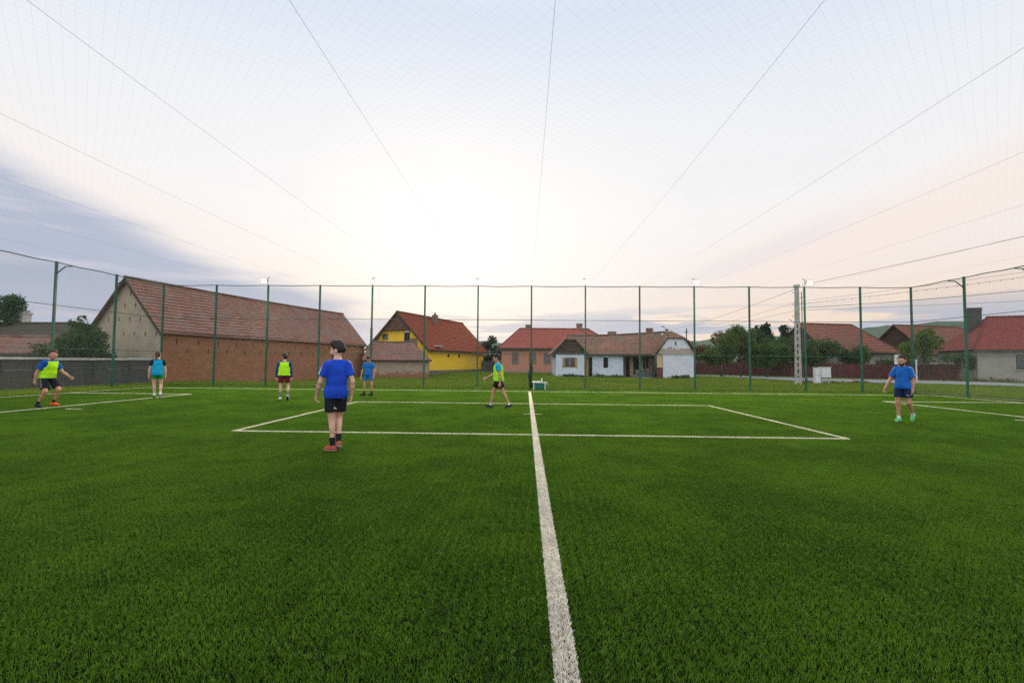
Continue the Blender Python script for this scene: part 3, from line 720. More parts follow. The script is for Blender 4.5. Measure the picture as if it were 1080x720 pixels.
# ---- low plastered shed in front of it
def shed():
    root = empty('shed', (-16.9, 48.0, 0), math.atan2(1.3, 6.4), 'low plastered shed with sagging tiled roof in front of the yellow house', 'shed')
    L, D_, ze, zr = 6.6, 5.0, 1.62, 3.65; z0 = -.9
    mb = MB(); wall(mb, (0,0,z0), (1,0), L, ze-z0); wall(mb, (L,0,z0), (0,1), D_, ze-z0); wall(mb, (L,D_,z0), (-1,0), L, ze-z0); wall(mb, (0,D_,z0), (0,-1), D_, ze-z0)
    mb.build('wall', [M['shed_wall'], M['void']], root)
    mb = MB(); mb.box(1.28,-.05,z0,1.42,.03,ze-.01); mb.box(-.06,-.04,z0,.10,.06,ze-.01); mb.build('wall_post', M['shed_wall'], root)
    mb = MB(); roof_plane(mb, (-.3,-.3,ze-.05), (L+.3,-.3,ze-.05), (L-1.9,D_/2,zr), (.2,D_/2,zr), warp=.05, seed=8)
    roof_plane(mb, (L+.3,-.3,ze-.05), (L+.3,D_+.3,ze-.05), (L-1.9,D_/2,zr), (L-1.9,D_/2,zr), seed=9); roof_plane(mb, (L+.3,D_+.3,ze-.05), (-.3,D_+.3,ze-.05), (.2,D_/2,zr), (L-1.9,D_/2,zr), seed=9)
    roof_plane(mb, (-.3,D_+.3,ze-.05), (-.3,-.3,ze-.05), (.2,D_/2,zr), (.2,D_/2,zr), seed=9)
    rf = mb.build('roof', M['shed_tiles'], root)
    mb = MB(); ridge_caps(mb, (.2,D_/2,zr+.03), (L-1.9,D_/2,zr+.03), warp=.05); mb.build('ridge_tiles', M['shed_tiles'], rf)
    mb = MB(); mb.beam((-.3,-.30,ze-.14), (L+.3,-.30,ze-.14), .05, .10); mb.build('eave_board', M['wood_dark'], rf)
    chimney(root, L-1.7, D_/2+.2, 3.0, 4.0, .75, .5)
    mb = MB(); mb.tube([(.45,.9,1.5),(.45,.9,5.0)], .13, 10); mb.box(.25,.7,1.6,.65,1.1,2.2); mb.build('stovepipe', M['black'], root)
shed()
# ---- pink house
def pink():
    x0, x1, L = 0., 15.4, 7.5
    root = empty('house', (-3.25, 62., 0), 0, 'long pink house with bright red hipped roof and two small chimneys', 'house')
    ze, zr = 3.4, 6.25; z0 = -.5
    ws = [(u, 1.15, u+.95, 2.75) for u in (1.35, 3.7, 5.65)]; door = (7.6, .05, 9.2, 2.3); 
    mb = MB(); wall(mb, (0,0,z0), (1,0), x1, ze-z0, [(a, b-z0, c, d-z0) for a, b, c, d in ws+[door]], .14)
    wall(mb, (x1,0,z0), (0,1), L, ze-z0); wall(mb, (x1,L,z0), (-1,0), x1, ze-z0); wall(mb, (0,L,z0), (0,-1), L, ze-z0)
    mb.build('wall', [M['pink_wall'], M['void']], root)
    for q in ws: window(root, (0,0,0), (1,0), q, M['shutter'], M['shutter'], .06, (1,3), .06)
    mb = MB(); mb.box(7.62,.05,.06,8.75,.1,2.28); d_ = mb.build('door', M['pink_wall'], root)
    mb = MB(); mb.box(8.77,.04,.06,9.18,.09,2.28); mb.build('gate', M['wood_dark'], root)
    mb = MB(); mb.box(-.05,-.03,3.02,x1+.05,-.003,3.14); mb.box(0,-.05,2.93,x1,-.003,3.02); mb.box(-.02,-.06,z0,x1,-.003,.25); mb.build('cornice', M['grey_wall'], root)
    e = .45
    mb = MB(); A, B_, C, D = (-e,-e,ze-.05), (x1+e,-e,ze-.05), (x1+e,L+e,ze-.05), (-e,L+e,ze-.05); r0, r1 = (2.4,L/2,zr), (x1-3.3,L/2,zr)
    roof_plane(mb, A, B_, r1, r0, seed=11, warp=.01); roof_plane(mb, B_, C, r1, r1, seed=12); roof_plane(mb, C, D, r0, r1, seed=13); roof_plane(mb, D, A, r0, r0, seed=14)
    rf = mb.build('roof', M['red_tiles'], root)
    mb = MB(); ridge_caps(mb, r0, r1); 
    for a, b in ((A, r0), (B_, r1)): ridge_caps(mb, a, b)
    mb.build('ridge_tiles', M['red_tiles'], rf)
    mb = MB(); mb.beam((-e,-e,ze-.15), (x1+e,-e,ze-.15), .14, .12); mb.build('gutter', M['gutter'], rf)
    chimney(root, 3.6, L/2+.1, 5.9, 6.75, .8, .5); chimney(root, 10.9, L/2+.1, 5.9, 6.95, .8, .5)
pink()
# ---- light blue house with two front wings
def blue():
    root = empty('house', (2.95, 45., 0), 0, 'low light blue house with mossy tiled roof, wooden gable and broken porch', 'house')
    ze = 2.36; z0 = -.4
    # left wing 0..2.8, back to y=1; middle 2.8..6.75 at y=1.0 ; porch 6.75..9.7 ; right wing 9.9..13.3
    mb = MB(); wl = (.78, .95, 1.92, 1.95)
    wall(mb, (0,0,z0), (1,0), 2.75, ze-z0, [(wl[0], wl[1]-z0, wl[2], wl[3]-z0)], .16); wall(mb, (2.75,0,z0), (0,1), 1.1, ze-z0)
    wall(mb, (0,6.5,z0), (0,-1), 6.5, ze-z0); wall(mb, (13.3,6.5,z0), (-1,0), 13.3, ze-z0)
    dr = (.28, .0-z0, .95, 2.02-z0); wm = (2.05, .95-z0, 2.52, 1.98-z0)
    wall(mb, (2.75,1.1,z0), (1,0), 4.0, ze-z0, [dr, wm], .3)
    mb.build('blue_wall', [M['blue_wall'], M['void']], root)
    window(root, (0,0,0), (1,0), wl, M['wood_light'], M['glass_dark'], .10, (1,0), .09)
    for a in (wl[0]-.14, wl[2]+.02):
        mb = MB(); mb.box(a, -.035, wl[1], a+.12, -.004, wl[3]); mb.build('shutter', M['wood_light'], root)
    window(root, (2.75,1.1,0), (1,0), (wm[0], wm[1]+z0, wm[2], wm[3]+z0), M['wood_dark'], M['void'], .2, (0,0), .04)
    mb = MB(); T = Matrix.Translation((3.05,1.15,0)) @ Matrix.Rotation(R(35), 4, 'Z'); mb.box(0,0,.02,.62,.05,2.0,T); mb.build('door', M['wood_light'], root)
    # porch: deep recess
    mb = MB(); wall(mb, (6.75,2.6,z0), (1,0), 3.0, ze-z0, [(.55, .0-z0, 1.0, 2.0-z0), (1.35, .3-z0, 1.95, 2.0-z0), (2.35,.9-z0,2.9,2.0-z0)], .2)
    wall(mb, (9.75,2.6,z0), (0,-1), 1.6, ze-z0); wall(mb, (6.75,1.1,z0), (0,1), 1.5, ze-z0)
    mb.build('porch_wall', [M['cream_wall'], M['void']], root)
    mb = MB()
    for u, w_ in ((6.82,.10),(7.35,.07),(8.9,.09),(9.6,.10)): mb.box(u,1.02,-.1,u+w_,1.12,ze-.02)
    mb.box(6.75,1.0,2.2,9.75,1.10,ze-.025); mb.build('porch_post', M['wood_dark'], root)
    mb = MB(); mb.box(7.9,1.03,.02,9.6,1.09,.82); mb.build('railing', mat('railing', (.085,.10,.095), .8, var=.3), root)
    mb = MB(); mb.box(6.6,.8,-.3,10.2,2.6,.03); mb.box(6.9,.4,-.3,8.0,.8,-.08); mb.build('step', M['concrete'], root)
    # right wing
    w1 = 9.85
    mb = MB(); wall(mb, (w1,.25,.0+z0), (1,0), .55, 1.05-z0); wall(mb, (w1+.55+.0,.25,z0), (0,1), .5, 1.0-z0); mb.build('dado', M['maroon'], root)
    mb = MB(); wall(mb, (w1,.25,1.05), (1,0), .55, ze-1.05); mb.build('cream_pier', M['cream_wall'], root)
    mb = MB(); wall(mb, (w1+.56,.2,z0), (1,0), 3.35-.3, ze-z0); wall(mb, (w1+3.61,.2,z0), (0,1), 6.3, ze-z0); wall(mb, (w1,1.1,z0), (0,1), 1.0, ze-z0)
    mb.build('white_wall', [M['white_wall'], M['void']], root)
    gx0, gx1 = w1+.0, w1+3.61; gm = (gx0+gx1)/2; zt = 3.95; half = .78; sl = (zt-ze)/((gx1-gx0)/2-half)
    mb = MB(); wall(mb, (gx0,.14,ze), (1,0), gx1-gx0, zt-ze, [(1.72, .85, 1.86, 1.2), (1.1,.55,1.2,.65), (1.3,.56,1.4,.66)], .05)
    mb.build('white_gable', [M['white_wall'], M['void']], root, clip=[((gx1,0,ze), (sl,0,1)), ((gx0,0,ze), (-sl,0,1))])
    # left wing wooden gable (half hip)
    ax0, ax1 = -.25, 3.0; am = (ax0+ax1)/2; at_, ah = 3.72, .42; asl = (at_-ze)/((ax1-ax0)/2-ah)
    mb = MB(); wall(mb, (ax0,-.05,ze), (1,0), ax1-ax0, at_-ze)
    mb.build('wooden_gable', M['wood_dark'], root, clip=[((ax1,0,ze), (asl,0,1)), ((ax0,0,ze), (-asl,0,1))])
    mb = MB(); mb.beam((ax0-.1,-.12,ze-.10), (am-ah,-.12,at_+.02), .06, .14); mb.beam((am-ah,-.12,at_+.02), (am+ah,-.12,at_+.02), .06, .12); mb.beam((am+ah,-.12,at_+.02), (ax1+.1,-.12,ze-.10), .06, .14)
    mb.box(ax0,-.10,ze-.08,ax1,-.02,ze+.02); mb.build('gable_board', M['gutter'], root)
    # roofs
    mb = MB(); Y0, Yr, zr = .75, 3.6, 4.62
    roof_plane(mb, (1.2,Y0,ze-.02), (11.4,Y0,ze-.02), (11.2,Yr,zr+.06), (1.55,Yr,zr-.35), warp=.045, seed=21)
    roof_plane(mb, (11.4,6.8,ze), (1.2,6.8,ze), (1.55,Yr,zr-.35), (11.2,Yr,zr+.06), seed=22)
    # left wing slopes and its little half hip
    zl = 4.12; o = -.22
    roof_plane(mb, (-.5,3.6,ze-.15), (-.5,o,ze-.15), (am-ah,o,at_+.06), (am-.02,3.6,zl+.02), warp=.02, seed=23)
    roof_plane(mb, (ax1+.25,o,ze-.15), (ax1+.25,3.0,ze-.15), (am+.02,3.6,zl+.02), (am+ah,o,at_+.06), warp=.02, seed=24)
    roof_plane(mb, (am-ah-.05,o-.05,at_+.0), (am+ah+.05,o-.05,at_+.0), (am,.7,zl+.02), (am,.7,zl+.02), course=.25)
    roof_plane(mb, (am-ah,o,at_+.06), (am-ah+.001,o,at_+.06), (am,.7,zl+.02), (am-.02,3.6,zl+.02))
    # right wing
    zq = 4.72; o = .0
    roof_plane(mb, (gx0-.28,3.6,ze-.12), (gx0-.28,o,ze-.12), (gm-half,o,zt+.05), (gm,3.6,zq+.02), warp=.02, seed=25)
    roof_plane(mb, (gx0-.28,o,ze-.12), (gx0-.27,o,ze-.12), (gm-half,o,zt+.05), (gm-half,o,zt+.05))
    roof_plane(mb, (gx1+.28,o,ze-.12), (gx1+.28,3.6,ze-.12), (gm,3.6,zq+.02), (gm+half,o,zt+.05), seed=26)
    roof_plane(mb, (gm-half-.05,o-.08,zt+.0), (gm+half+.05,o-.08,zt+.0), (gm,1.6,zq), (gm-.01,1.6,zq), course=.25)
    roof_plane(mb, (gm-half,o,zt+.05), (gm-half+.01,o,zt+.05), (gm,1.6,zq), (gm,3.6,zq+.02)); roof_plane(mb, (gm+half-.01,o,zt+.05), (gm+half,o,zt+.05), (gm,3.6,zq+.02), (gm,1.6,zq))
    roof_plane(mb, (gx1+.28,3.6,ze-.12), (gx1+.28,6.8,ze-.12), (gm,3.6,zq+.02), (gm,3.6,zq+.02), seed=27)
    roof_plane(mb, (-.5,6.8,ze), (-.5,3.6,ze-.15), (am,3.6,zl), (am,3.6,zl), seed=28)
    rf = mb.build('roof', M['old_tiles'], root)
    mb = MB(); ridge_caps(mb, (1.4,Yr,zr-.33), (gm,Yr,zr+.12), warp=.045); mb.build('ridge_tiles', M['old_tiles'], rf)
    mb = MB(); mb.beam((2.9,.72,ze-.12), (9.7,.72,ze-.12), .10, .10); mb.box(6.75,.66,ze-.22,9.75,.74,ze-.10); mb.build('eave_board', M['wood_dark'], rf)
    chimney(root, 6.3, 4.6, 3.6, 4.75, .8, .5); chimney(root, 10.3, 4.6, 4.0, 5.15, .6, .5)
blue()
# rubble and weeds at the foot of the blue house
# ---- houses at the right
def hip_house(label, loc, rz, W, L, ze, zr, wm, tm, gable_left=None, inset=(2.5,2.5), wins=(), chims=(), wf='wood_dark', wl=()):
    root = empty('house', loc, rz, label, 'house'); z0 = -.8
    mb = MB(); wall(mb, (0,0,z0), (1,0), W, ze-z0, [(a, b-z0, c, d-z0) for a, b, c, d in wins], .14); wall(mb, (W,0,z0), (0,1), L, ze-z0); wall(mb, (W,L,z0), (-1,0), W, ze-z0); wall(mb, (0,L,z0), (0,-1), L, ze-z0, [(a, b-z0, c, d-z0) for a, b, c, d in wl], .14)
    mb.build('wall', [M[wm], M['void']], root)
    for q in wl: window(root, (0,L,0), (0,-1), q, M[wf], M['glass_dark'], .07, (2,0), .09, M['concrete'])
    for q in wins: window(root, (0,0,0), (1,0), q, M[wf], M['glass_dark'], .07, (2,0), .09, M['concrete'])
    e = .4; A, B_, C, D = (-e,-e,ze), (W+e,-e,ze), (W+e,L+e,ze), (-e,L+e,ze); r0, r1 = (inset[0],L/2,zr), (W-inset[1],L/2,zr)
    if gable_left: r0 = (-e, L/2, zr)
    mb = MB(); roof_plane(mb, A, B_, r1, r0, seed=31, warp=.015); roof_plane(mb, C, D, r0, r1, seed=32); roof_plane(mb, B_, C, r1, r1, seed=33)
    if not gable_left: roof_plane(mb, D, A, r0, r0, seed=34)
    rf = mb.build('roof', M[tm], root)
    mb = MB(); ridge_caps(mb, r0, r1)
    if not gable_left: ridge_caps(mb, A, r0)
    ridge_caps(mb, B_, r1); mb.build('ridge_tiles', M[tm], rf)
    mb = MB(); mb.beam((-e,-e,ze-.1), (W+e,-e,ze-.1), .13, .12); mb.build('gutter', M['gutter'], rf)
    if gable_left:
        mb = MB(); sl = (zr-ze)/(L/2); wall(mb, (-.01,L,ze), (0,-1), L, zr-ze); mb.build('wooden_gable', M[gable_left], root, clip=[((0,0,ze), (0,-sl,1)), ((0,L,ze), (0,sl,1))])
    for x, y, a, b, w_ in chims: chimney(root, x, y, a, b, w_, w_*.8, M['dark_concrete'] if w_ > .9 else None)
    return root
hip_house('big grey-walled house with crimson tiled roof behind the right fence', (41.2,43.2,0), R(-22), 22, 8, 2.95, 6.2, 'grey_wall', 'crimson_tiles', inset=(2.4,4), wl=[(3.6,1.35,5.0,2.45)],
          wins=[(2.6,1.15,4.6,2.5), (6.8,1.15,8.8,2.5)], chims=[(1.5,4.3,4.2,7.1,1.0)])
hip_house('brown-roofed house behind the bushes right of the concrete pole', (35.2,55,0), R(12), 9.8, 7.5, 3.0, 6.6, 'grey_wall', 'brown_tiles', gable_left='dark_concrete', inset=(2.5,2.2))
hip_house('house with reddish roof and dark wooden gable behind the red fence', (51.2,60,0), R(14), 14, 8, 3.0, 6.9, 'grey_wall', 'brown_tiles', gable_left='wood_dark', inset=(2.5,3))
hip_house('low outbuilding with a brownish roof between the two far houses', (47.2,66,0), R(10), 6, 6, 2.9, 6.1, 'grey_wall', 'brown_tiles', inset=(2,2))
hip_house('small dark-roofed garden shed behind the red fence under the trees', (24.2,65.5,0), R(5), 4.6, 3.5, 1.3, 2.6, 'grey_wall', 'dark_tiles', inset=(1.2,1))
hip_house('small grey-roofed lean-to behind the red fence by the gate', (28.9,61.,0), R(5), 4.6, 3.0, 1.5, 2.5, 'grey_wall', 'dark_tiles', inset=(1.2,1))
# ---- far left roofs behind the grey wall
hip_house('low barn with dark mossy roof behind the grey wall', (-58,39,0), R(-3), 19.5, 7, 2.6, 4.75, 'grey_wall', 'dark_tiles', inset=(2,3))
hip_house('low shed with faded pinkish tiles behind the grey wall', (-48,29.5,0), R(0), 15.5, 4.5, 1.8, 3.0, 'grey_wall', 'barn_tiles', inset=(.6,.6))
root = empty('chimney_stack', (-48.6,42.9,0), 0, 'white chimney stack with a thin spike above the dark roof', 'chimney')
mb = MB(); mb.box(-.36,-.4,3.6,.36,.4,5.7); mb.build('stack', M['coping'], root)
mb = MB(); mb.box(-.45,-.5,5.7,.45,.5,5.85); mb.box(-.30,-.35,5.85,.30,.35,6.0); mb.build('cap', M['coping'], root)
mb = MB(); mb.tube([(-.15,0,5.95),(-.15,0,6.3),(-.15,0,7.1)], [.09,.04,.02], 6); mb.build('spike', M['coping'], root)
# ---- grey panel wall along the left side
root = empty('panel_wall', (0,0,0), 0, 'grey concrete panel wall with white coping along the left fence', 'wall')
wx = lambda y: -23.7+.06*(y-18)
y = -1.; k = 0
while y < 27.6:
    y2 = min(y+2.1, 27.7); a, b = Vector((wx(y), y, -.5)), Vector((wx(y2)-.0, y2, -.5)); d = b-a
    mb = MB(); T = Matrix.Translation(a) @ Matrix.Rotation(math.atan2(d.y, d.x), 4, 'Z')
    wall_h = 1.88+.02*math.sin(k*2.1)
    for r_ in range(4):
        mb.box(.07,-.03-.004*(r_%2),wall_h*r_/4+.01,d.length-.07,.03,wall_h*(r_+1)/4-.01,T)
    mb.box(-.065,-.06,0,.065,.06,wall_h+.02,T); mb.build('panel', M['dark_concrete'], root)
    if y > 17.8: 
        mb = MB(); mb.box(.0,-.13,wall_h+.02,d.length+.004,.13,wall_h+.13+.01*math.sin(k*3),T); mb.build('coping', M['coping'], root)
    y = y2; k += 1
# ---- dark red sheet fence along the far side of the road
FP = [(19.8,64.2),(24.9,60.),(27.6,56.6),(30.2,54.),(33.8,51.2),(37.8,47.6),(41.0,44.8)]
root = empty('sheet_fence', (0,0,0), 0, 'dark red sheet metal fence along the far side of the road', 'fence')
for a, b in zip(FP[:-1], FP[1:]):
    a3, b3 = Vector((*a, 0)), Vector((*b, 0)); L = (b3-a3).length; n = max(1, round(L/2.4))
    for q in range(n):
        p, p2 = a3.lerp(b3, q/n), a3.lerp(b3, (q+1)/n); d = p2-p; T = Matrix.Translation(p) @ Matrix.Rotation(math.atan2(d.y, d.x), 4, 'Z')
        z0 = float(gz(p.x, p.y)); mb = MB(); m_ = int(d.length/.14); w_ = d.length/m_
        for s in range(m_):
            u = s*w_; yy = .02 if s % 2 else -.02
            mb.quad(T@Vector((u,yy,z0+.12)), T@Vector((u+w_*.8,yy,z0+.12)), T@Vector((u+w_*.8,yy,z0+1.58)), T@Vector((u,yy,z0+1.58)))
            y3 = -yy; mb.quad(T@Vector((u+w_*.8,yy,z0+.12)), T@Vector((u+w_,y3,z0+.12)), T@Vector((u+w_,y3,z0+1.58)), T@Vector((u+w_*.8,yy,z0+1.58)))
        mb.build('panel', M['red_fence'], root)
        mb = MB(); mb.box(-.04,-.02,z0,.04,.06,z0+1.62,T); mb.build('post', M['gutter'], root)
# ---------------------------------------------------------------- street furniture and plants
# concrete pole with ladder slots
PX, PYY = 20.35, 35.0
root = empty('utility_pole', (PX, PYY, float(gz(PX,PYY))), R(-25), 'tall concrete utility pole with ladder slots behind the far fence', 'pole')
mb = MB(); n = 15; H = 7.35
def wd(z): return .46-.18*z/H
for s in (-1, 1):
    for k in range(24):
        z0, z1 = H*k/24, H*(k+1)/24; a, b = wd(z0)/2, wd(z1)/2
        c0 = [(s*a,-.11,z0),(s*a*.25,-.11,z0),(s*a*.25,.11,z0),(s*a,.11,z0)]; c1 = [(s*b,-.11,z1),(s*b*.25,-.11,z1),(s*b*.25,.11,z1),(s*b,.11,z1)]
        for i in range(4):
            j = (i+1) % 4; mb.quad(c0[i], c0[j], c1[j], c1[i]) if s < 0 else mb.quad(c0[j], c0[i], c1[i], c1[j])
for k in range(n):
    z0 = .2+k*.48; mb.box(-wd(z0)*.15,-.105,z0,wd(z0)*.15,.105,z0+.2 if z0 < 4.2 else z0+.478)
mb.box(-.20,-.15,H-.02,.20,.15,H+.16); mb.build('shaft', M['concrete'], root, recalc=True)
mb = MB()
for k in range(4): mb.tube([(.16,-.1,6.9-.42*k),(.34,-.16,6.9-.42*k),(.34,-.16,7.0-.42*k)], .016, 6)
for k in range(3): mb.tube([(-.16,-.1,6.9-.9*k),(-.30,-.16,6.9-.9*k),(-.30,-.16,7.0-.9*k)], .016, 6)
mb.beam((-.18,-.1,4.6),(-.55,-.3,4.95),.03,.03); mb.build('insulator_hook', M['gutter'], root)
mb = MB(); mb.tube([(.30,-.12,z) for z in np.linspace(.1,6.9,8)], .028, 6); mb.build('cable_conduit', M['gutter'], root)
def wirecurve(label, a, b, sag_, r=.012, m='black', beads=False, group='overhead wires'):
    a, b = Vector(a), Vector(b); pts = [a.lerp(b, t/24)-Vector((0,0,sag_*4*(t/24)*(1-t/24))) for t in range(25)]
    mb = MB(); mb.tube(pts, r, 5)
    if beads:
        for t in range(1, 60):
            p = a.lerp(b, t/60)-Vector((0,0,sag_*4*(t/60)*(1-t/60))); q = p+Vector((.05,0,-.05)); mb.tube([p, q], .02, 4)
    o = mb.build('overhead_wire', M[m]); return tag(o, label, 'wire', group)
top = Vector((PX+.3, PYY-.15, 7.4))
E2 = (46., 19.)
wirecurve('highest power line running right from the concrete pole', top, (E2[0],E2[1],13.2), .25, .013)
wirecurve('second thin line to the right, just above the twisted one', (PX+.3,PYY-.15,6.2), (E2[0],E2[1],9.7), .35, .008)
wirecurve('twisted beaded cable running right from the concrete pole', (PX+.3,PYY-.15,6.0), (E2[0],E2[1],9.35), .40, .009, 'black', True)
wirecurve('thick low cable rising right from the concrete pole', (PX+.3,PYY-.15,5.7), (E2[0],E2[1],7.9), .5, .016)
wirecurve('lowest thin cable running right from the concrete pole', (PX+.3,PYY-.15,5.5), (E2[0],E2[1],5.6), .1, .010)
# distant poles
for k, (x, yy, h, lab) in enumerate([(21.3,70,6.6,'short wooden pole with a lamp behind the light blue house'),(27.7,80,7.5,'thin far pole left of the garden trees')]):
    root = empty('utility_pole', (x, yy, 0), 0, lab, 'pole')
    mb = MB(); mb.tube([(0,0,-.3),(0,0,h)], [.16,.11] if k == 0 else [.12,.09], 8); mb.build('shaft', M['bark'], root)
    mb = MB(); mb.box(-.3,-.05,h-.7,.3,.05,h-.6)
    if k == 0: mb.box(-.22,-.2,h-.2,.22,.2,h+.0); mb.tube([(0,0,h-.3),(-.35,-.2,h+.25),(-.6,-.3,h+.35)], .035, 6); mb.box(-.85,-.4,h+.30,-.5,-.2,h+.45)
    mb.build('crossarm', M['gutter'], root)
P1 = Vector((21.3,70,6.3)); P2 = Vector((27.7,80,7.2))
wirecurve('upper power line running left from the concrete pole over the garden trees', (PX-.2,PYY-.1,7.1), P1+Vector((0,0,.1)), .35, .014)
wirecurve('lower left power line from the concrete pole to the far pole', (PX-.2,PYY-.1,6.1), P2, .3, .010)
wirecurve('lowest left power line from the concrete pole to the short pole', (PX-.2,PYY-.1,5.5), P1+Vector((.3,0,-.3)), .3, .010)
# utility cabinets
zc = float(gz(22.3,36))
root = empty('utility_cabinet', (22.45,36.2,zc), R(-8), 'narrow white utility cabinet standing on the grass verge', 'cabinet')
mb = MB(); mb.box(-.19,-.16,.06,.19,.16,1.22); mb.build('body', M['white_plastic'], root, bevel=.012)
mb = MB(); mb.box(-.21,-.18,1.22,.21,.18,1.27); mb.build('cap', M['white_plastic'], root, bevel=.01); mb = MB(); mb.box(-.22,-.14,-.2,.22,.14,.06); mb.build('plinth', M['concrete'], root)
mb = MB(); mb.box(-.15,-.172,.14,.15,-.161,1.14); d_ = mb.build('door', M['white_plastic'], root, bevel=.004); mb = MB(); mb.box(.09,-.19,.6,.12,-.172,.72); mb.build('handle', M['gutter'], d_)
root = empty('utility_cabinet', (23.15,36.3,zc), R(-8), 'wide white utility cabinet raised on two legs next to the narrow one', 'cabinet')
mb = MB(); mb.box(-.34,-.15,.50,.34,.15,1.26); mb.build('body', M['white_plastic'], root, bevel=.012)
mb = MB(); mb.box(-.37,-.18,1.26,.37,.18,1.30); mb.build('cap', M['white_plastic'], root, bevel=.01)
for x in (-.24,.24):
    mb = MB(); mb.box(x-.035,-.035,-.2,x+.035,.035,.50); mb.build('leg', M['concrete'], root)
for x in (-.165,.165):
    mb = MB(); mb.box(x-.15,-.162,.55,x+.15,-.151,1.22); mb.build('door', M['white_plastic'], root, bevel=.004)
# meter box on post behind the player at the right
root = empty('meter_box', (32.4,41.0,0), R(-30), 'pale meter box on a thin post before the red fence', 'box')
mb = MB(); mb.box(-.25,-.12,1.55,.25,.12,2.35); mb.box(-.27,-.14,1.93,.27,.14,1.97); mb.build('box', M['white_plastic'], root, bevel=.01)
mb = MB(); mb.tube([(0,.0,-.2),(0,.0,1.55)], .035, 8); mb.build('post', M['concrete'], root)
root = empty('marker_post', (33.6,40.6,0), 0, 'thin white post standing before the dark red fence', 'post')
mb = MB(); mb.tube([(0,0,-.2),(0,0,1.9)], .05, 8); mb.build('shaft', M['white_plastic'], root); mb = MB(); mb.box(-.07,-.07,1.9,.07,.07,1.96); mb.build('cap', M['white_plastic'], root)
# green crate with white frame by the middle post
root = empty('crate', (.74,24.75,.0), R(4), 'green box with a white frame by the middle fence post', 'box')
mg = mat('crate_green', (.010,.12,.075), .5, var=.2, vscale=12); 
mb = MB(); mb.box(-.26,-.15,.04,.26,.15,.36); mb.build('body', mg, root, bevel=.01)
mb = MB()
for x in (-.30,.30):
    for y_ in (-.17,.17): mb.beam((x,y_,0),(x*1.02,y_,.40),.028,.028)
for y_ in (-.17,.17): mb.beam((-.38,y_,.40),(.40,y_,.395),.03,.03)
mb.beam((-.30,-.17,.02),(-.30,.17,.02),.028,.028); mb.beam((.30,-.17,.02),(.30,.17,.02),.028,.028); mb.beam((.38,-.17,.39),(.44,-.1,.28),.025,.025); mb.build('frame', M['white_plastic'], root)
mb = MB(); mb.box(-.38,-.17,.415,.05,.17,.45); mb.build('lid', M['white_plastic'], root, bevel=.01)
mb = MB(); mb.tube([(.13,0,.36),(.13,0,.56),(.13,0,.58),(.13,0,.62)], [.035,.035,.015,.015], 8); mb.build('bottle', M['glass_dark'] if False else M['white_plastic'], root)
# ---------------------------------------------------------------- trees and bushes
M['bush'] = mat_foliage('bush', (.035,.075,.018), (.055,.105,.022), (.09,.13,.03))
M['tree_dark'] = mat_foliage('tree_dark', (.030,.062,.020), (.045,.085,.022), (.07,.10,.03))
M['tree_green'] = mat_foliage('tree_green', (.055,.095,.018), (.085,.13,.022), (.13,.14,.03))
M['tree_autumn'] = mat_foliage('tree_autumn', (.13,.085,.025), (.16,.09,.03), (.10,.11,.03))
M['conifer'] = mat_foliage('conifer', (.016,.036,.018), (.024,.048,.022), (.035,.06,.025), transl=.15)
M['sapling'] = mat_foliage('sapling', (.10,.15,.022), (.13,.17,.03), (.07,.11,.02))
def leaves(blobs, n, size, seed, flat=.9):
    r = np.random.default_rng(seed); wts = np.array([b[3]*b[4]*b[5] for b in blobs])**.67; wts /= wts.sum()
    k = r.choice(len(blobs), n, p=wts); b = np.array(blobs)[k]
    # small clumps on shells of the blobs
    d = r.normal(size=(n,3)); d /= np.linalg.norm(d, axis=1)[:, None]
    nc = max(10, n//28); cid = r.integers(0, nc, n); cdir = r.normal(size=(nc,3)); cdir /= np.linalg.norm(cdir, axis=1)[:, None]; cb = r.choice(len(blobs), nc, p=wts); crad = r.uniform(.45, 1.08, nc)
    use = r.random(n) < .78
    bb = np.array(blobs); cen = bb[cb, :3]+cdir*bb[cb, 3:6]*crad[:, None]
    p1 = cen[cid]+r.normal(size=(n,3))*.115*bb[cb, 3:6].mean(1)[cid][:, None]*1.25
    p2 = b[:, :3]+d*b[:, 3:6]*(r.random(n)**.45)[:, None]
    p = np.where(use[:, None], p1, p2)
    a = r.normal(size=(n,3)); a /= np.linalg.norm(a, axis=1)[:, None]; q = np.cross(a, r.normal(size=(n,3))); q /= np.linalg.norm(q, axis=1)[:, None]
    s = size*r.uniform(.6, 1.4, n)[:, None]
    v = np.stack([p-a*s*.5, p+q*s*.32, p+a*s*.5, p-q*s*.32], 1).reshape(-1,3); i = (np.arange(n)*4)[:, None]
    return v, i+[[0,1,2,3]]
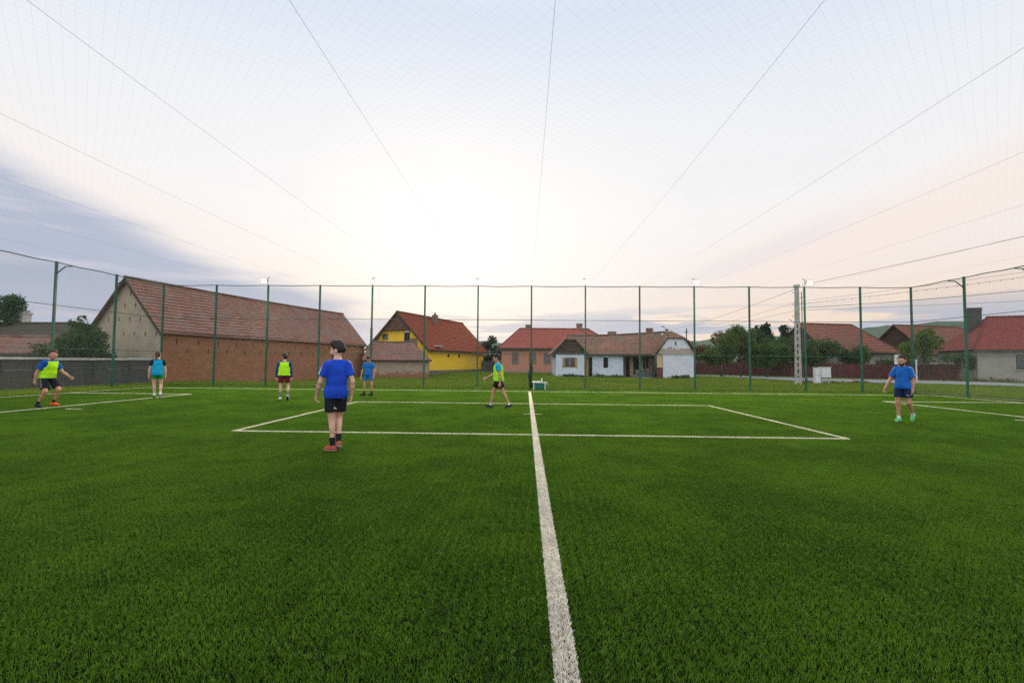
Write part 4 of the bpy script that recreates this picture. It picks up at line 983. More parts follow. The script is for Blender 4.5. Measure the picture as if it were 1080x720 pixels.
def plant(name, label, cat, loc, blobs, n, size, m, trunk=None, seed=1, group=None):
    """blobs are (x,y,z,rx,ry,rz) relative to the foot; trunk = (height, radius)"""
    loc = (loc[0], loc[1], float(gz(loc[0], loc[1]))); root = empty(name, loc, 0, label, cat, group)
    r = random.Random(seed)
    big = []
    for b in blobs:                                     # break every blob up into smaller ones for an uneven outline
        for _ in range(5):
            f = [r.uniform(-.62,.62) for _ in range(3)]; s = r.uniform(.42,.68); big.append((b[0]+f[0]*b[3], b[1]+f[1]*b[4], b[2]+f[2]*b[5], b[3]*s, b[4]*s, b[5]*s))
    v, f = leaves(big, n, size, seed); v[:, 2] = np.maximum(v[:, 2], .02)
    np_mesh('crown', v, f, m, root)
    h, rad = trunk or (.6, .05); mb = MB()
    bx = 0 if not blobs else sum(b[0] for b in blobs)/len(blobs)
    mb.tube([(0,0,-.15),(bx*.2,.02,h*.5),(bx*.6,.0,h)], [rad*1.25, rad, rad*.7], 8)
    for b in big[::2][:14]: 
        st = Vector((bx*.5, 0, h*r.uniform(.6,1.))); en = Vector(b[:3]); mid = st.lerp(en,.5)+Vector((0,0,-.1*b[5])); mb.tube([st, mid, en], [rad*.45, rad*.28, rad*.1], 5)
    mb.build('trunk', M['bark'], root, smooth=True); return root
plant('shrub', 'big dark bushy shrub behind the grey wall before the barn gable', 'shrub', (-26.1,25.9), [(0,0,1.9,1.5,1.3,1.5),(.9,.2,2.1,1.0,1.,1.2),(-.8,0,1.6,1.1,1.1,1.4),(.2,0,3.1,.8,.7,.9)], 17000, .13, M['bush'], (1.4,.08), 41)
plant('tree', 'dark rounded tree at the left edge above the low roofs', 'tree', (-50.4,42), [(0,0,5.4,2.2,2.2,2.4),(.9,0,6.3,1.5,1.5,1.5),(-1.6,0,4.6,2,2,2.2)], 15000, .2, M['tree_dark'], (3.6,.22), 42)
plant('bush', 'leafy bush over the faded tiles at the left edge behind the wall', 'bush', (-30.4,24.2), [(0,0,1.4,1.5,1,1.1),(-1.8,0,1.7,1.3,1,1.)], 4200, .11, M['bush'], (.8,.05), 43)
plant('bush', 'low vine growing over the dark roof at the left', 'bush', (-40.5,33.0), [(0,0,2.6,2.6,1,1.1),(2.5,0,2.2,1.6,1,1.)], 3600, .14, M['bush'], (1.2,.05), 44)
plant('tree', 'young street tree with orange top leaves in front of the red fence', 'tree', (20.9,49.6), [(-.3,0,2.6,1.6,1.2,1.0),(.2,0,3.5,1.7,1.3,1.2),(-.4,0,2.0,1.7,1.2,.8)], 11000, .15, M['tree_green'], (1.8,.07), 45)
plant('tree', 'sprig-topped orange-leaved tree rising behind the young street tree', 'tree', (22.8,54.4), [(0,0,4.6,1.1,1.,.95),(-.9,0,4.2,.7,.7,.6)], 1500, .15, M['tree_autumn'], (3.6,.08), 46)
plant('tree', 'second young street tree, taller and denser, left of the far fence post', 'tree', (23.2,50.4), [(0,0,4.2,1.4,1.1,1.3),(.7,0,3.1,1.7,1.2,1.2),(-.6,0,3.0,1.4,1,1.)], 12000, .15, M['tree_green'], (1.9,.07), 47)
plant('tree', 'broad yellow-green garden tree behind the second street tree', 'tree', (28.3,62), [(0,0,4.6,2.3,1.6,1.9),(1.6,0,3.8,1.9,1.5,1.9),(-1.5,0,3.4,1.9,1.5,1.9)], 13000, .19, M['tree_green'], (2.6,.12), 48)
plant('tree', 'dense dark green garden tree between the street trees and the conifers', 'tree', (30.0,58), [(0,0,3.4,2.2,1.6,2.0),(1.8,0,3.2,1.8,1.4,1.9),(-1.2,0,3.8,1.4,1.2,1.6)], 13000, .18, M['tree_dark'], (2.2,.12), 49)
CL = ['leftmost conifer of the dark row behind the garden bushes','second conifer from the left in the dark row behind the bushes','third conifer from the left in the dark row behind the bushes','fourth conifer from the left in the dark row behind the bushes','conifer hidden in part by the concrete pole','last conifer of the dark row, right by the brown-roofed house']
for k, (x, yy, h) in enumerate([(31.2,63,6.4),(33.0,64,6.9),(34.4,62,6.3),(36.2,65,6.8),(37.4,63,6.2),(39.,66,6.5)]):
    plant('conifer', CL[k], 'conifer', (x, yy), [(0,0,h*.45,1.9,1.6,h*.36),(0,0,h*.74,1.25,1.1,h*.22),(0,0,h*.93,.6,.5,h*.11)], 9000, .22, M['conifer'], (h*.8,.1), 50+k, 'dark conifers behind the bushes')
plant('bush', 'broad dark bush overhanging the red fence left of the concrete pole', 'bush', (25.9,50.2), [(0,0,2.4,2.0,1.5,1.5),(1.6,.5,2.9,1.7,1.4,1.5),(-1.2,0,2.2,1.5,1.2,1.4)], 15000, .15, M['bush'], (1.4,.09), 61)
plant('bush', 'tall dark bush behind the red fence just left of the concrete pole', 'bush', (29.4,53.6), [(0,0,2.8,2.1,1.5,1.7),(2.,0,2.7,1.9,1.4,1.6)], 13000, .16, M['bush'], (1.4,.09), 62)
plant('bush', 'round green bush behind the white cabinets and the red fence', 'bush', (34.4,52.6), [(0,0,2.5,2.2,1.6,1.6),(1.7,0,2.6,1.8,1.4,1.6),(-2.,0,2.4,1.5,1.2,1.5)], 15000, .15, M['bush'], (1.4,.09), 63)
plant('bush', 'low hedge-like bush behind the red fence below the reddish roof', 'bush', (42.2,51.0), [(0,0,1.7,2.4,1.2,1.1),(-2.6,0,1.5,1.6,1.2,.9)], 5500, .12, M['bush'], (.9,.06), 64)
plant('tree', 'yellow-green sapling beside the big crimson-roofed house', 'tree', (38.6,45.6), [(0,0,3.5,1.25,1.,1.5),(-1.,0,2.9,1.3,1,1.1),(.4,0,4.3,.6,.6,.8)], 8000, .15, M['sapling'], (1.8,.06), 65)
plant('bush', 'drooping dark bush in front of the crimson-roofed house', 'bush', (40.2,44.2), [(0,-.3,2.2,1.4,.9,.7),(.9,-.3,1.7,.9,.7,.7)], 3200, .11, M['bush'], (1.,.05), 66)
plant('conifer', 'small dark conifer between the yellow and the pink house', 'conifer', (-5.4,72), [(0,0,2.4,1.9,1.4,1.9),(0,0,4.0,1.0,.8,1.2),(0,0,5.0,.5,.4,.6)], 9000, .2, M['conifer'], (4.8,.12), 67)
plant('bush', 'autumn-tinted bush between the white gable and the garden trees', 'bush', (21.2,62), [(0,0,2.7,1.2,1.,1.7),(1.6,0,2.9,1.3,1.,1.3)], 8000, .17, M['tree_autumn'], (1.6,.07), 68)
plant('bush', 'dark green bush right behind the white gable', 'bush', (18.6,57), [(0,0,2.2,1.2,1.1,1.7),(.9,0,1.6,1.,1.,1.1)], 4200, .14, M['bush'], (1.4,.07), 69)
for k, (x, yy, w_, h, lab) in enumerate([(4.9,44.6,1.2,.28,'weeds at the broken doorstep of the light blue house'),(8.3,45.2,1.8,.30,'weeds below the light blue wall left of the porch'),(15.1,44.6,1.0,.36,'heap of weeds and rubble at the foot of the white gable'),
        (44.,42.3,6.,.45,'low weeds along the foot of the big grey house'),(24.6,37.6,3.6,.26,'brownish weeds on the verge beside the white cabinets')]):
    plant('weeds', lab, 'weeds', (x, yy), [(-w_*.5,0,h*.45,w_*.6,.4,h*.6),(w_*.4,0,h*.4,w_*.6,.4,h*.55)], 1600, .09, M['tree_autumn'] if k == 4 else M['bush'], (.15,.01), 80+k)
# grey board fence between the yellow and the pink house
root = empty('board_fence', (-6.4,66.,0), 0, 'grey board fence between the yellow and the pink house', 'fence')
for k in range(22):
    mb = MB(); mb.box(k*.15,-.012,-.3,k*.15+.135,.012,1.55+.05*math.sin(k*2.3)); mb.build('board', M['dark_concrete'], root)
for z_ in (.35,1.2):
    mb = MB(); mb.box(0,.014,z_,3.3,.07,z_+.09); mb.build('rail', M['dark_concrete'], root)
# ---------------------------------------------------------------- people: one continuous surface each, grown from a posed skeleton
class SDF:
    def __init__(s, lo, hi, vox):
        s.lo = np.array(lo, np.float32); s.vox = vox
        s.n = np.ceil((np.array(hi)-s.lo)/vox).astype(int)+1; s.D = np.full(s.n, .25, np.float32)
    def like(s):
        q = SDF.__new__(SDF); q.lo, q.vox, q.n = s.lo, s.vox, s.n; q.D = np.full(s.n, .25, np.float32); return q
    def _sub(s, lo, hi, m):
        a = np.clip(np.floor((np.array(lo)-m-s.lo)/s.vox).astype(int), 0, s.n-1); b = np.clip(np.ceil((np.array(hi)+m-s.lo)/s.vox).astype(int)+1, 1, s.n)
        ax = [(s.lo[k]+np.arange(a[k], b[k])*s.vox).astype(np.float32) for k in range(3)]
        return (slice(a[0],b[0]), slice(a[1],b[1]), slice(a[2],b[2])), np.stack(np.meshgrid(*ax, indexing='ij'), -1)
    def _join(s, sl, d, k, sub=False):
        A = s.D[sl]
        if sub:
            s.D[sl] = np.maximum(A, -d); return
        if k <= 0: s.D[sl] = np.minimum(A, d); return
        h = np.clip(.5+.5*(A-d)/k, 0, 1); s.D[sl] = A*(1-h)+d*h-k*h*(1-h)
    def cone(s, a, b, ra, rb, k=.02, flat=None):
        """round cone; flat=(axis, factor) squeezes the section along that axis"""
        a, b = np.array(a, float), np.array(b, float); m = max(ra, rb)+k+.03
        sl, P = s._sub(np.minimum(a, b)-m, np.maximum(a, b)+m, 0)
        d = b-a; L2 = max(d@d, 1e-9); t = np.clip(((P-a)@d)/L2, 0, 1); q = P-(a+t[..., None]*d); r = ra+(rb-ra)*t
        if flat is not None:
            ax = np.array(flat[0], float); ax /= np.linalg.norm(ax); c = (q@ax)[..., None]*ax; q = q+c*(1/flat[1]-1)
            dist = np.sqrt((q**2).sum(-1)); dd = (dist-r)*(.5+.5*flat[1])
        else: dd = np.sqrt((q**2).sum(-1))-r
        s._join(sl, dd.astype(np.float32), k)
    def ell(s, c, R_, rad, k=.02, sub=False):
        rad = np.array(rad, float); m = rad.max()+k+.03; c = np.array(c, float); sl, P = s._sub(c-m, c+m, 0)
        q = (P-c)@R_/rad; l = np.sqrt((q**2).sum(-1))+1e-6; g = np.sqrt(((q/rad)**2).sum(-1))+1e-6
        s._join(sl, (l*(l-1)/g).astype(np.float32), k, sub)
    def plane(s, c, n):                                  # keep the side n points away from
        ax = [(s.lo[k]+np.arange(s.n[k])*s.vox-c[k])*n[k] for k in range(3)]
        s.D = np.maximum(s.D, (ax[0][:,None,None]+ax[1][None,:,None]+ax[2][None,None,:]).astype(np.float32))
    def wrinkle(s, amp, fr, seed=0):
        r = np.random.default_rng(seed); ax = [s.lo[k]+np.arange(s.n[k])*s.vox for k in range(3)]
        w = 0
        for _ in range(5):
            f = r.normal(size=3)*fr*np.array([1.35,1.35,.40]); p = r.random(3)*6
            w = w+np.sin(ax[0][:,None,None]*f[0]+ax[1][None,:,None]*f[1]+ax[2][None,None,:]*f[2]+p[0])
        s.D += (amp*w/2.2).astype(np.float32)
    def mesh(s):
        D = s.D; ins = D < 0; nx, ny, nz = D.shape
        c = np.zeros((nx-1, ny-1, nz-1), np.int8)
        for i in (0,1):
            for j in (0,1):
                for k in (0,1): c += ins[i:nx-1+i, j:ny-1+j, k:nz-1+k]
        act = (c > 0) & (c < 8); idx = np.full(act.shape, -1, np.int64); I = np.argwhere(act); idx[act] = np.arange(len(I))
        S = np.zeros((len(I), 3)); C = np.zeros(len(I)); cor = [(i,j,k) for i in (0,1) for j in (0,1) for k in (0,1)]
        for a in cor:
            for ax_ in range(3):
                if a[ax_]: continue
                b = list(a); b[ax_] = 1; va = D[I[:,0]+a[0], I[:,1]+a[1], I[:,2]+a[2]]; vb = D[I[:,0]+b[0], I[:,1]+b[1], I[:,2]+b[2]]
                x = (va < 0) != (vb < 0); t = np.where(x, va/np.where(x, va-vb, 1), 0); p = np.array(a, float)[None].repeat(len(I), 0); p[:, ax_] += t
                S += p*x[:, None]; C += x
        V = s.lo+(I+S/np.maximum(C, 1)[:, None])*s.vox; F = []
        for ax_ in range(3):
            o = [k for k in range(3) if k != ax_]; sl0 = [slice(1, D.shape[k]-1) for k in range(3)]; sl0[ax_] = slice(0, D.shape[ax_]-1); sl1 = list(sl0); sl1[ax_] = slice(1, D.shape[ax_])
            e = ins[tuple(sl0)] != ins[tuple(sl1)]; E = np.argwhere(e); off = np.array([0 if k == ax_ else 1 for k in range(3)]); E = E+off
            up = ins[tuple(E.T)]
            def cell(du, dv):
                q = E.copy(); q[:, o[0]] -= du; q[:, o[1]] -= dv; return idx[q[:,0], q[:,1], q[:,2]]
            q = np.stack([cell(0,0), cell(1,0), cell(1,1), cell(0,1)], 1)
            fl = up if ax_ != 1 else ~up; q[~fl] = q[~fl][:, ::-1]; F.append(q)
        return V, np.concatenate(F)
    def obj(s, name, m, parent, mi=None):
        V, F = s.mesh(); o = np_mesh(name, V, F, m, parent, smooth=True, mi=(mi(V[F].mean(1)) if mi is not None else None)); return o
def unit(v): v = np.array(v, float); return v/np.linalg.norm(v)
def basis(y, up):                                        # columns x,y,z with y forward
    y = unit(y); x = unit(np.cross(y, up)); z = np.cross(x, y); return np.stack([x, y, z], 1)
def rotz(v, a): c, s_ = math.cos(a), math.sin(a); return np.array([v[0]*c-v[1]*s_, v[0]*s_+v[1]*c, v[2]])
M['skin'] = mat('skin', (.57,.33,.24), .5, var=.12, vscale=9, spec=.35)
M['skin_tan'] = mat('skin_tan', (.42,.215,.135), .5, var=.12, vscale=9, spec=.35)
M['hair_dark'] = mat('hair_dark', (.018,.012,.009), .6, var=.4, vscale=60, bump=.008, bscale=120)
M['hair_brown'] = mat('hair_brown', (.06,.028,.016), .6, var=.4, vscale=60, bump=.008, bscale=120)
M['eye_white'] = mat('eye_white', (.42,.38,.35), .3); M['eye_dark'] = mat('eye_dark', (.02,.012,.01), .2)
def cloth(name, c, var=.12): 
    if name not in M: M[name] = mat(name, c, .85, var=var, vscale=5, bump=.004, bscale=70, spec=.15)
    return M[name]
def person(label, loc, fwd, Ht, pose, outfit, vox=.0095, hair='hair_dark', skin='skin', build=1.0, seed=1):
    """local frame: x = the person's right, y = forward, z = up"""
    k_ = Ht/1.78; ang = math.atan2(fwd[1], fwd[0])-math.pi/2
    root = empty('person', (loc[0], loc[1], .028), ang, label, 'person')
    g = lambda n, d=None: pose.get(n, d)
    sp = unit(g('spine', (0,.04,1))); tw = g('twist', 0.)
    pel = np.zeros(3); hx = .092*k_
    hipR, hipL = pel+[hx,0,-.02*k_], pel+[-hx,0,-.02*k_]
    che = pel+sp*.34*k_; nb = pel+sp*.50*k_; bu = build
    shx = rotz(np.array([1.,0,0]), tw); sh = pel+sp*.425*k_
    shR, shL = sh+shx*.168*k_*bu-[0,.005,0], sh-shx*.168*k_*bu-[0,.005,0]
    hy, hp = g('head_yaw', 0.), g('head_pitch', 0.)
    hf = rotz(np.array([0, math.cos(hp), math.sin(hp)]), hy); hd = nb+np.array([0,.018,.0])*k_+unit(sp+[0,.1,0])*.158*k_
    HB = basis(hf, np.array([0,0,1.])); kh = k_*1.15; hw = lambda x, y, z: hd+HB@(np.array([x,y,z])*kh)
    arms = {}; legs = {}
    for s_, S0, key in ((1, shR, 'aR'), (-1, shL, 'aL')):
        u, f = g(key); u, f = unit(u), unit(f); e = S0+u*.29*k_; w = e+f*.255*k_; arms[s_] = (S0, e, w, u, f)
    for s_, H0, key in ((1, hipR, 'lR'), (-1, hipL, 'lL')):
        t, c_, ft = g(key); t, c_, ft = unit(t), unit(c_), unit(ft); kn = H0+t*.435*k_; an = kn+c_*.415*k_; legs[s_] = (H0, kn, an, t, c_, ft)
    # ground it: the lowest sole point touches z=0
    low = []
    for s_, (H0, kn, an, t, c_, ft) in legs.items():
        FB = basis(ft, np.array([0,0,1.]) if abs(ft[2]) < .9 else np.array([0,1.,0])); dn = -FB[:, 2]
        low += [(an+dn*.085*k_-ft*.05*k_)[2], (an+dn*.085*k_+ft*.14*k_)[2]]
    dz = -min(low); sh3 = np.array([0,0,dz])
    if g('shift') is not None: sh3 = sh3+np.array(g('shift'))
    def T(p): return np.asarray(p, float)+sh3
    allp = [T(x) for x in (hd, *[q for a in arms.values() for q in a[:3]], *[q for l in legs.values() for q in l[:3]])]
    for a in arms.values(): allp.append(T(a[2]+a[4]*.2))
    for l in legs.values(): allp.append(T(l[2]+l[5]*.22))
    lo, hi = np.min(allp, 0)-.16, np.max(allp, 0)+.17; lo[2] = min(lo[2], -.05)
    I3 = np.eye(3); TB = basis(np.array([0,1.,0])-sp*sp[1], sp); TB = np.stack([shx, unit(np.cross(sp, shx)), sp], 1)
    body = SDF(lo, hi, vox); A = body
    def torso(A, d=0., waist=1., k=.03, low=0.):
        A.ell(T(pel+sp*.02*k_), I3, ((.150*bu+d)*k_, (.112+d)*k_, (.115+d)*k_), k)
        A.ell(T(pel+sp*.15*k_), I3, ((.130*bu*waist+d)*k_, (.100*waist+d)*k_, (.15+d)*k_), k)
        A.ell(T(che-sp*.02*k_), TB, ((.155*bu+d)*k_, (.108+d)*k_, (.15+d)*k_), k)
        A.cone(T(sh-shx*.115*k_*bu), T(sh+shx*.115*k_*bu), (.060+d*.8)*k_, (.060+d*.8)*k_, k)
        A.cone(T(sh-shx*.13*k_*bu), T(nb-shx*.015*k_-sp*.01*k_), (.050+d*.6)*k_, (.050+d*.5)*k_, k); A.cone(T(sh+shx*.13*k_*bu), T(nb+shx*.015*k_-sp*.01*k_), (.050+d*.6)*k_, (.050+d*.5)*k_, k)
    torso(A)
    A.cone(T(nb-sp*.03*k_), T(hd-sp*.05*k_), .060*k_, .056*k_, .02)
    # head
    A.ell(T(hw(0,-.008,.025)), HB, (.075*kh,.096*kh,.098*kh), .02); A.ell(T(hw(0,.028,-.045)), HB, (.055*kh,.062*kh,.068*kh), .03)
    A.ell(T(hw(0,.058,-.088)), HB, (.026*kh,.022*kh,.020*kh), .02)
    A.cone(T(hw(0,.088,.012)), T(hw(0,.112,-.022)), .009*kh, .013*kh, .010); 
    A.ell(T(hw(0,.092,-.052)), HB, (.024*kh,.009*kh,.006*kh), .008); A.ell(T(hw(0,.090,-.062)), HB, (.020*kh,.009*kh,.006*kh), .008)
    A.cone(T(hw(-.035,.084,.028)), T(hw(.035,.084,.028)), .009*kh, .009*kh, .012)
    for s_ in (1,-1):
        A.ell(T(hw(.030*s_,.093,.008)), HB, (.014*kh,.012*kh,.010*kh), 0, True); A.ell(T(hw(.077*s_,-.008,-.008)), HB, (.010*kh,.020*kh,.032*kh), .008); A.ell(T(hw(.042*s_,.066,-.022)), HB, (.020*kh,.018*kh,.02*kh), .02)
    for s_, (S0, e, w, u, f) in arms.items():
        A.cone(T(S0-u*.01), T(S0+u*.12*k_), .056*k_, .050*k_, .03); A.cone(T(S0+u*.10*k_), T(e), .050*k_, .037*k_, .02)
        A.cone(T(e), T(e+f*.09*k_), .038*k_, .042*k_, .015); A.cone(T(e+f*.09*k_), T(w), .041*k_, .025*k_, .015)
        # hand: palm, four bent fingers, thumb from the side near the wrist
        inn = unit(np.array([-s_,.15,0.])-f*np.dot(np.array([-s_,.15,0.]), f)); sd = np.cross(f, inn); sd = sd if sd[1] > 0 else -sd   # sd: towards the thumb (forward)
        pc = w+f*.045*k_
        A.cone(T(w+f*.018*k_-sd*.012*k_), T(w+f*.078*k_-sd*.022*k_), .020*k_, .018*k_, .010); A.cone(T(w+f*.018*k_+sd*.010*k_), T(w+f*.080*k_+sd*.022*k_), .020*k_, .018*k_, .010); A.cone(T(w), T(w+f*.07*k_), .022*k_, .019*k_, .012)
        for q, (o_, l_) in enumerate(((-.031,.058),(-.0105,.070),(.0105,.076),(.031,.068))):
            cu = .35+.12*(3-q)+g('curl', 0.); b0 = w+f*.080*k_+sd*o_*k_; d1 = unit(f*math.cos(cu)+inn*math.sin(cu)+sd*o_*3); d2 = unit(f*math.cos(cu*2.2)+inn*math.sin(cu*2.2)+sd*o_*2)
            m1 = b0+d1*l_*.55*kh; A.cone(T(b0), T(m1), .0098*kh, .0090*kh, .004); A.cone(T(m1), T(m1+d2*l_*.5*kh), .0090*kh, .0078*kh, .003)
        t0 = w+f*.022*k_+sd*.022*k_; t1 = t0+unit(f*.7+sd*.75+inn*.2)*.045*k_; t2 = t1+unit(f*.9+sd*.25+inn*.3)*.035*k_; A.cone(T(t0), T(t1), .014*k_, .0105*k_, .008); A.cone(T(t1), T(t2), .0105*k_, .009*k_, .003)
    for s_, (H0, kn, an, t, c_, ft) in legs.items():
        A.cone(T(H0-t*.0), T(H0+t*.20*k_), .090*k_, .078*k_, .03); A.cone(T(H0+t*.20*k_), T(kn), .078*k_, .052*k_, .03); A.cone(T(kn), T(kn+c_*.05*k_), .053*k_, .049*k_, .02)
        bk = unit(np.cross(np.array([1.,0,0]), c_)); bk = -bk if bk[1] > 0 else bk
        A.ell(T(kn+c_*.13*k_+bk*.016*k_), basis(bk, -c_) if abs(np.dot(bk,c_)) < .9 else I3, (.046*k_,.045*k_,.10*k_), .03); A.cone(T(kn+c_*.04*k_), T(an), .046*k_, .032*k_, .02)
        FB = basis(ft, np.array([0,0,1.]) if abs(ft[2]) < .9 else np.array([0,1.,0])); dn = -FB[:, 2]
        A.cone(T(an), T(an+dn*.05*k_-ft*.03*k_), .033*k_, .034*k_, .02); A.cone(T(an+dn*.05*k_-ft*.02*k_), T(an+dn*.06*k_+ft*.14*k_), .036*k_, .026*k_, .02)
    A.obj('body', M[skin], root)
    of = outfit
    vc = vox*1.0
    # shirt
    shirt_col = of['shirt']; sl_len = of.get('sleeve', .62)
    def hem(A, dz_): A.plane(T(pel+np.array([0,0,dz_*k_])), (0,0,-1))
    S = SDF([lo[0],lo[1],T(pel)[2]-.18], [hi[0],hi[1],T(nb)[2]+.12], vc)
    d = of.get('loose', .022); torso(S, d, 1.17, .045)
    S.ell(T(pel-sp*.03*k_), I3, ((.170*max(bu,1)+d)*k_, (.122+d)*k_, (.17)*k_), .03)
    S.wrinkle(.0065, 30, seed)
    S.plane(T(pel+np.array([0,0,of.get('hem', -.055)*k_])), (0,0,-1)); S.plane(T(nb+sp*.012*k_), sp)
    for s_, (S0, e, w, u, f) in arms.items():
        a1 = S0+u*min(sl_len, 1.)*.29*k_
        # sleeve, cut square at its cuff
        tmp = S.like()
        if sl_len <= 1:
            tmp.cone(T(S0), T(a1+u*.05), .069*k_, (.074 if not of.get('tight') else .056)*k_, 0); tmp.plane(T(a1), u)
        else:
            tmp.cone(T(S0), T(e), .068*k_, .052*k_, 0); tmp.cone(T(e), T(w+f*.02), .052*k_, .040*k_, .02); tmp.plane(T(w-f*.01), f) if f[2] < -.7 else None
        tmp.wrinkle(.003, 40, seed+s_); h = np.clip(.5+.5*(S.D-tmp.D)/.03, 0, 1); S.D = S.D*(1-h)+tmp.D*h-.03*h*(1-h)
    mi = None; mats = [cloth(*shirt_col)]
    if of.get('stripe'):                                 # white stripes along the tops of the sleeves
        mats.append(cloth('stripe_white', (.62,.62,.64)))
        def mi(C, arms=arms):
            out = np.zeros(len(C), int)
            for s_, (S0, e, w, u, f) in arms.items():
                st = S0-shx*s_*.07*k_+sp*.05*k_; a = T(st); b = T(S0+u*.17*k_+(shx*s_)*.07); dd = b-a; t = np.clip((C-a)@dd/(dd@dd), 0, 1)
                off = C-(a+t[:, None]*dd); y_ = off[:, 1]
                for c0 in (-.016, 0., .016): out[(np.abs(y_-c0) < .0055) & (t > .02) & (t < .98) & (off@sp > -.03)] = 1
            return out
    S.obj('shirt', mats, root, mi)
    if of.get('bib'):
        Bv = SDF([lo[0],lo[1],T(pel)[2]-.18], [hi[0],hi[1],T(nb)[2]+.12], vc); torso(Bv, d+.016, 1.18, .045); Bv.ell(T(pel-sp*.02*k_), I3, ((.165*bu+d+.016)*k_, (.118+d+.016)*k_, .17*k_), .03)
        Bv.wrinkle(.007, 28, seed+9); Bv.plane(T(pel+np.array([0,0,of.get('bib_hem', -.03)*k_])), (0,0,-1)); Bv.plane(T(nb-sp*.02*k_), sp)
        for s_, (S0, e, w, u, f) in arms.items():
            Bv.ell(T(S0+shx*s_*.045*k_-sp*.03*k_), TB, (.082*k_,.30,.135*k_), 0, True)
        Bv.obj('bib', cloth(*of['bib']), root)
    # shorts
    S = SDF([lo[0],lo[1],T(pel)[2]-.52], [hi[0],hi[1],T(pel)[2]+.16], vc)
    S.ell(T(pel), I3, ((.166*bu)*k_, .124*k_, .13*k_), 0)
    sl_ = of.get('short_len', .62)
    for s_, (H0, kn, an, t, c_, ft) in legs.items():
        tmp = S.like(); a1 = H0+t*.435*k_*sl_
        tmp.cone(T(H0+np.array([0,0,.03])), T(a1+t*.06), .087*k_, of.get('short_w', .098)*k_, 0); tmp.wrinkle(.003, 30, seed+3+s_); tmp.plane(T(a1), t)
        h = np.clip(.5+.5*(S.D-tmp.D)/.03, 0, 1); S.D = S.D*(1-h)+tmp.D*h-.03*h*(1-h)
    S.plane(T(pel+np.array([0,0,.035*k_])), (0,0,1))
    mats = [cloth(*of['shorts'])]; mi = None
    if of.get('side'):
        mats.append(cloth(*of['side']))
        def mi(C):
            out = np.zeros(len(C), int)
            for s_, (H0, kn, an, t, c_, ft) in legs.items():
                q = C-T(H0); q = q-np.outer(q@t, t); out[(q[:, 0]*s_ > .055) & (np.abs(q[:, 1]) < .022)] = 1
            return out
    so = S.obj('shorts', mats, root, mi)
    if of.get('mark'):                                   # small white three-bar mark near the hem
        s_, yy = of['mark']; H0, kn, an, t, c_, ft = legs[s_]; mb = MB(); ce = T(H0+t*.435*k_*(sl_-.14))
        rr = .108*k_; ph = yy
        n_ = np.array([math.sin(ph)*s_, math.cos(ph), 0]); sx = np.array([n_[1], -n_[0], 0])
        for q in range(3):
            a = ce+n_*rr+sx*(.016*(q-1)); hgt = .012+.010*q; mb.beam(a+[0,0,-.014], a+[0,0,-.014+hgt]+sx*.004, .009, .012, n_)
        mb.build('mark', cloth('stripe_white', (.62,.62,.64)), so)
    # socks and shoes
    for s_, (H0, kn, an, t, c_, ft) in legs.items():
        FB = basis(ft, np.array([0,0,1.]) if abs(ft[2]) < .9 else np.array([0,1.,0])); dn = -FB[:, 2]; ctr = T(an)
        q = SDF(ctr-.26, ctr+.26, vox*.9); hs = of.get('sock_h', .10)*k_
        q.cone(T(an-c_*(hs+.04)), T(an), .042*k_ if hs < .12 else .050*k_, .037*k_, 0); q.plane(T(an-c_*hs), -c_); q.cone(T(an), T(an+dn*.03), .037*k_, .037*k_, .01); q.obj('sock', cloth(*of['sock'] if not isinstance(of['sock'], dict) else of['sock'][s_]), root)
        q = SDF(ctr-.30, ctr+.30, vox*.9); hl = T(an+dn*.048*k_-ft*.040*k_); 
        q.cone(hl, T(an+dn*.020*k_-ft*.012*k_), .039*k_, .040*k_, .02); q.cone(hl, T(an+dn*.052*k_+ft*.10*k_), .038*k_, .041*k_, .03); q.cone(T(an+dn*.052*k_+ft*.09*k_), T(an+dn*.062*k_+ft*.152*k_), .040*k_, .027*k_, .02)
        q.cone(T(an+dn*.01*k_+ft*.015*k_), T(an+dn*.05*k_+ft*.10*k_), .034*k_, .03*k_, .02)
        q.plane(T(an+dn*.088*k_), dn); sh_ = q.obj('shoe', [cloth(*(of['shoe'][s_] if isinstance(of['shoe'], dict) else of['shoe'])), cloth(*of.get('sole', ('sole_dark', (.03,.03,.03))))], root, (lambda C, d0=T(an+dn*.068*k_), dn=dn: ((C-d0)@dn > 0).astype(int)))
    # hair
    hc = T(hd); q = SDF(hc-.24*k_, hc+.24*k_, .008)
    q.ell(T(hw(0,-.012,.030)), HB, (.0815*kh,.102*kh,.104*kh), 0); q.ell(T(hw(0,.0,.085)), HB, (.066*kh,.080*kh,.048*kh), .02)
    if of.get('quiff'): q.ell(T(hw(0,.022,.108)), HB, (.066*kh,.088*kh,.046*kh), .03)
    q.wrinkle(.0065, 80, seed+5)
    q.plane(T(hw(0,.052,.045)), HB@unit((0,.86,-.52)))
    q2 = T(hw(0,-.05,-.045 if not of.get('quiff') else -.034)); q.plane(q2, HB@np.array([0,.0,-1.]))
    for s_ in (1,-1): q.ell(T(hw(.082*s_,.012,-.016)), HB, (.02*kh,.038*kh,.045*kh), 0, True)
    if of.get('ponytail'):
        a = T(hw(0,-.10,.03)); b = T(hw(0.02,-.15,-.03)); c2 = T(hw(.03,-.135,-.15)); q.D = np.pad(q.D, 0); 
        q.cone(a, b, .028, .030, .02); q.cone(b, c2, .030, .012, .02)
    q.obj('hair', M[hair], root)
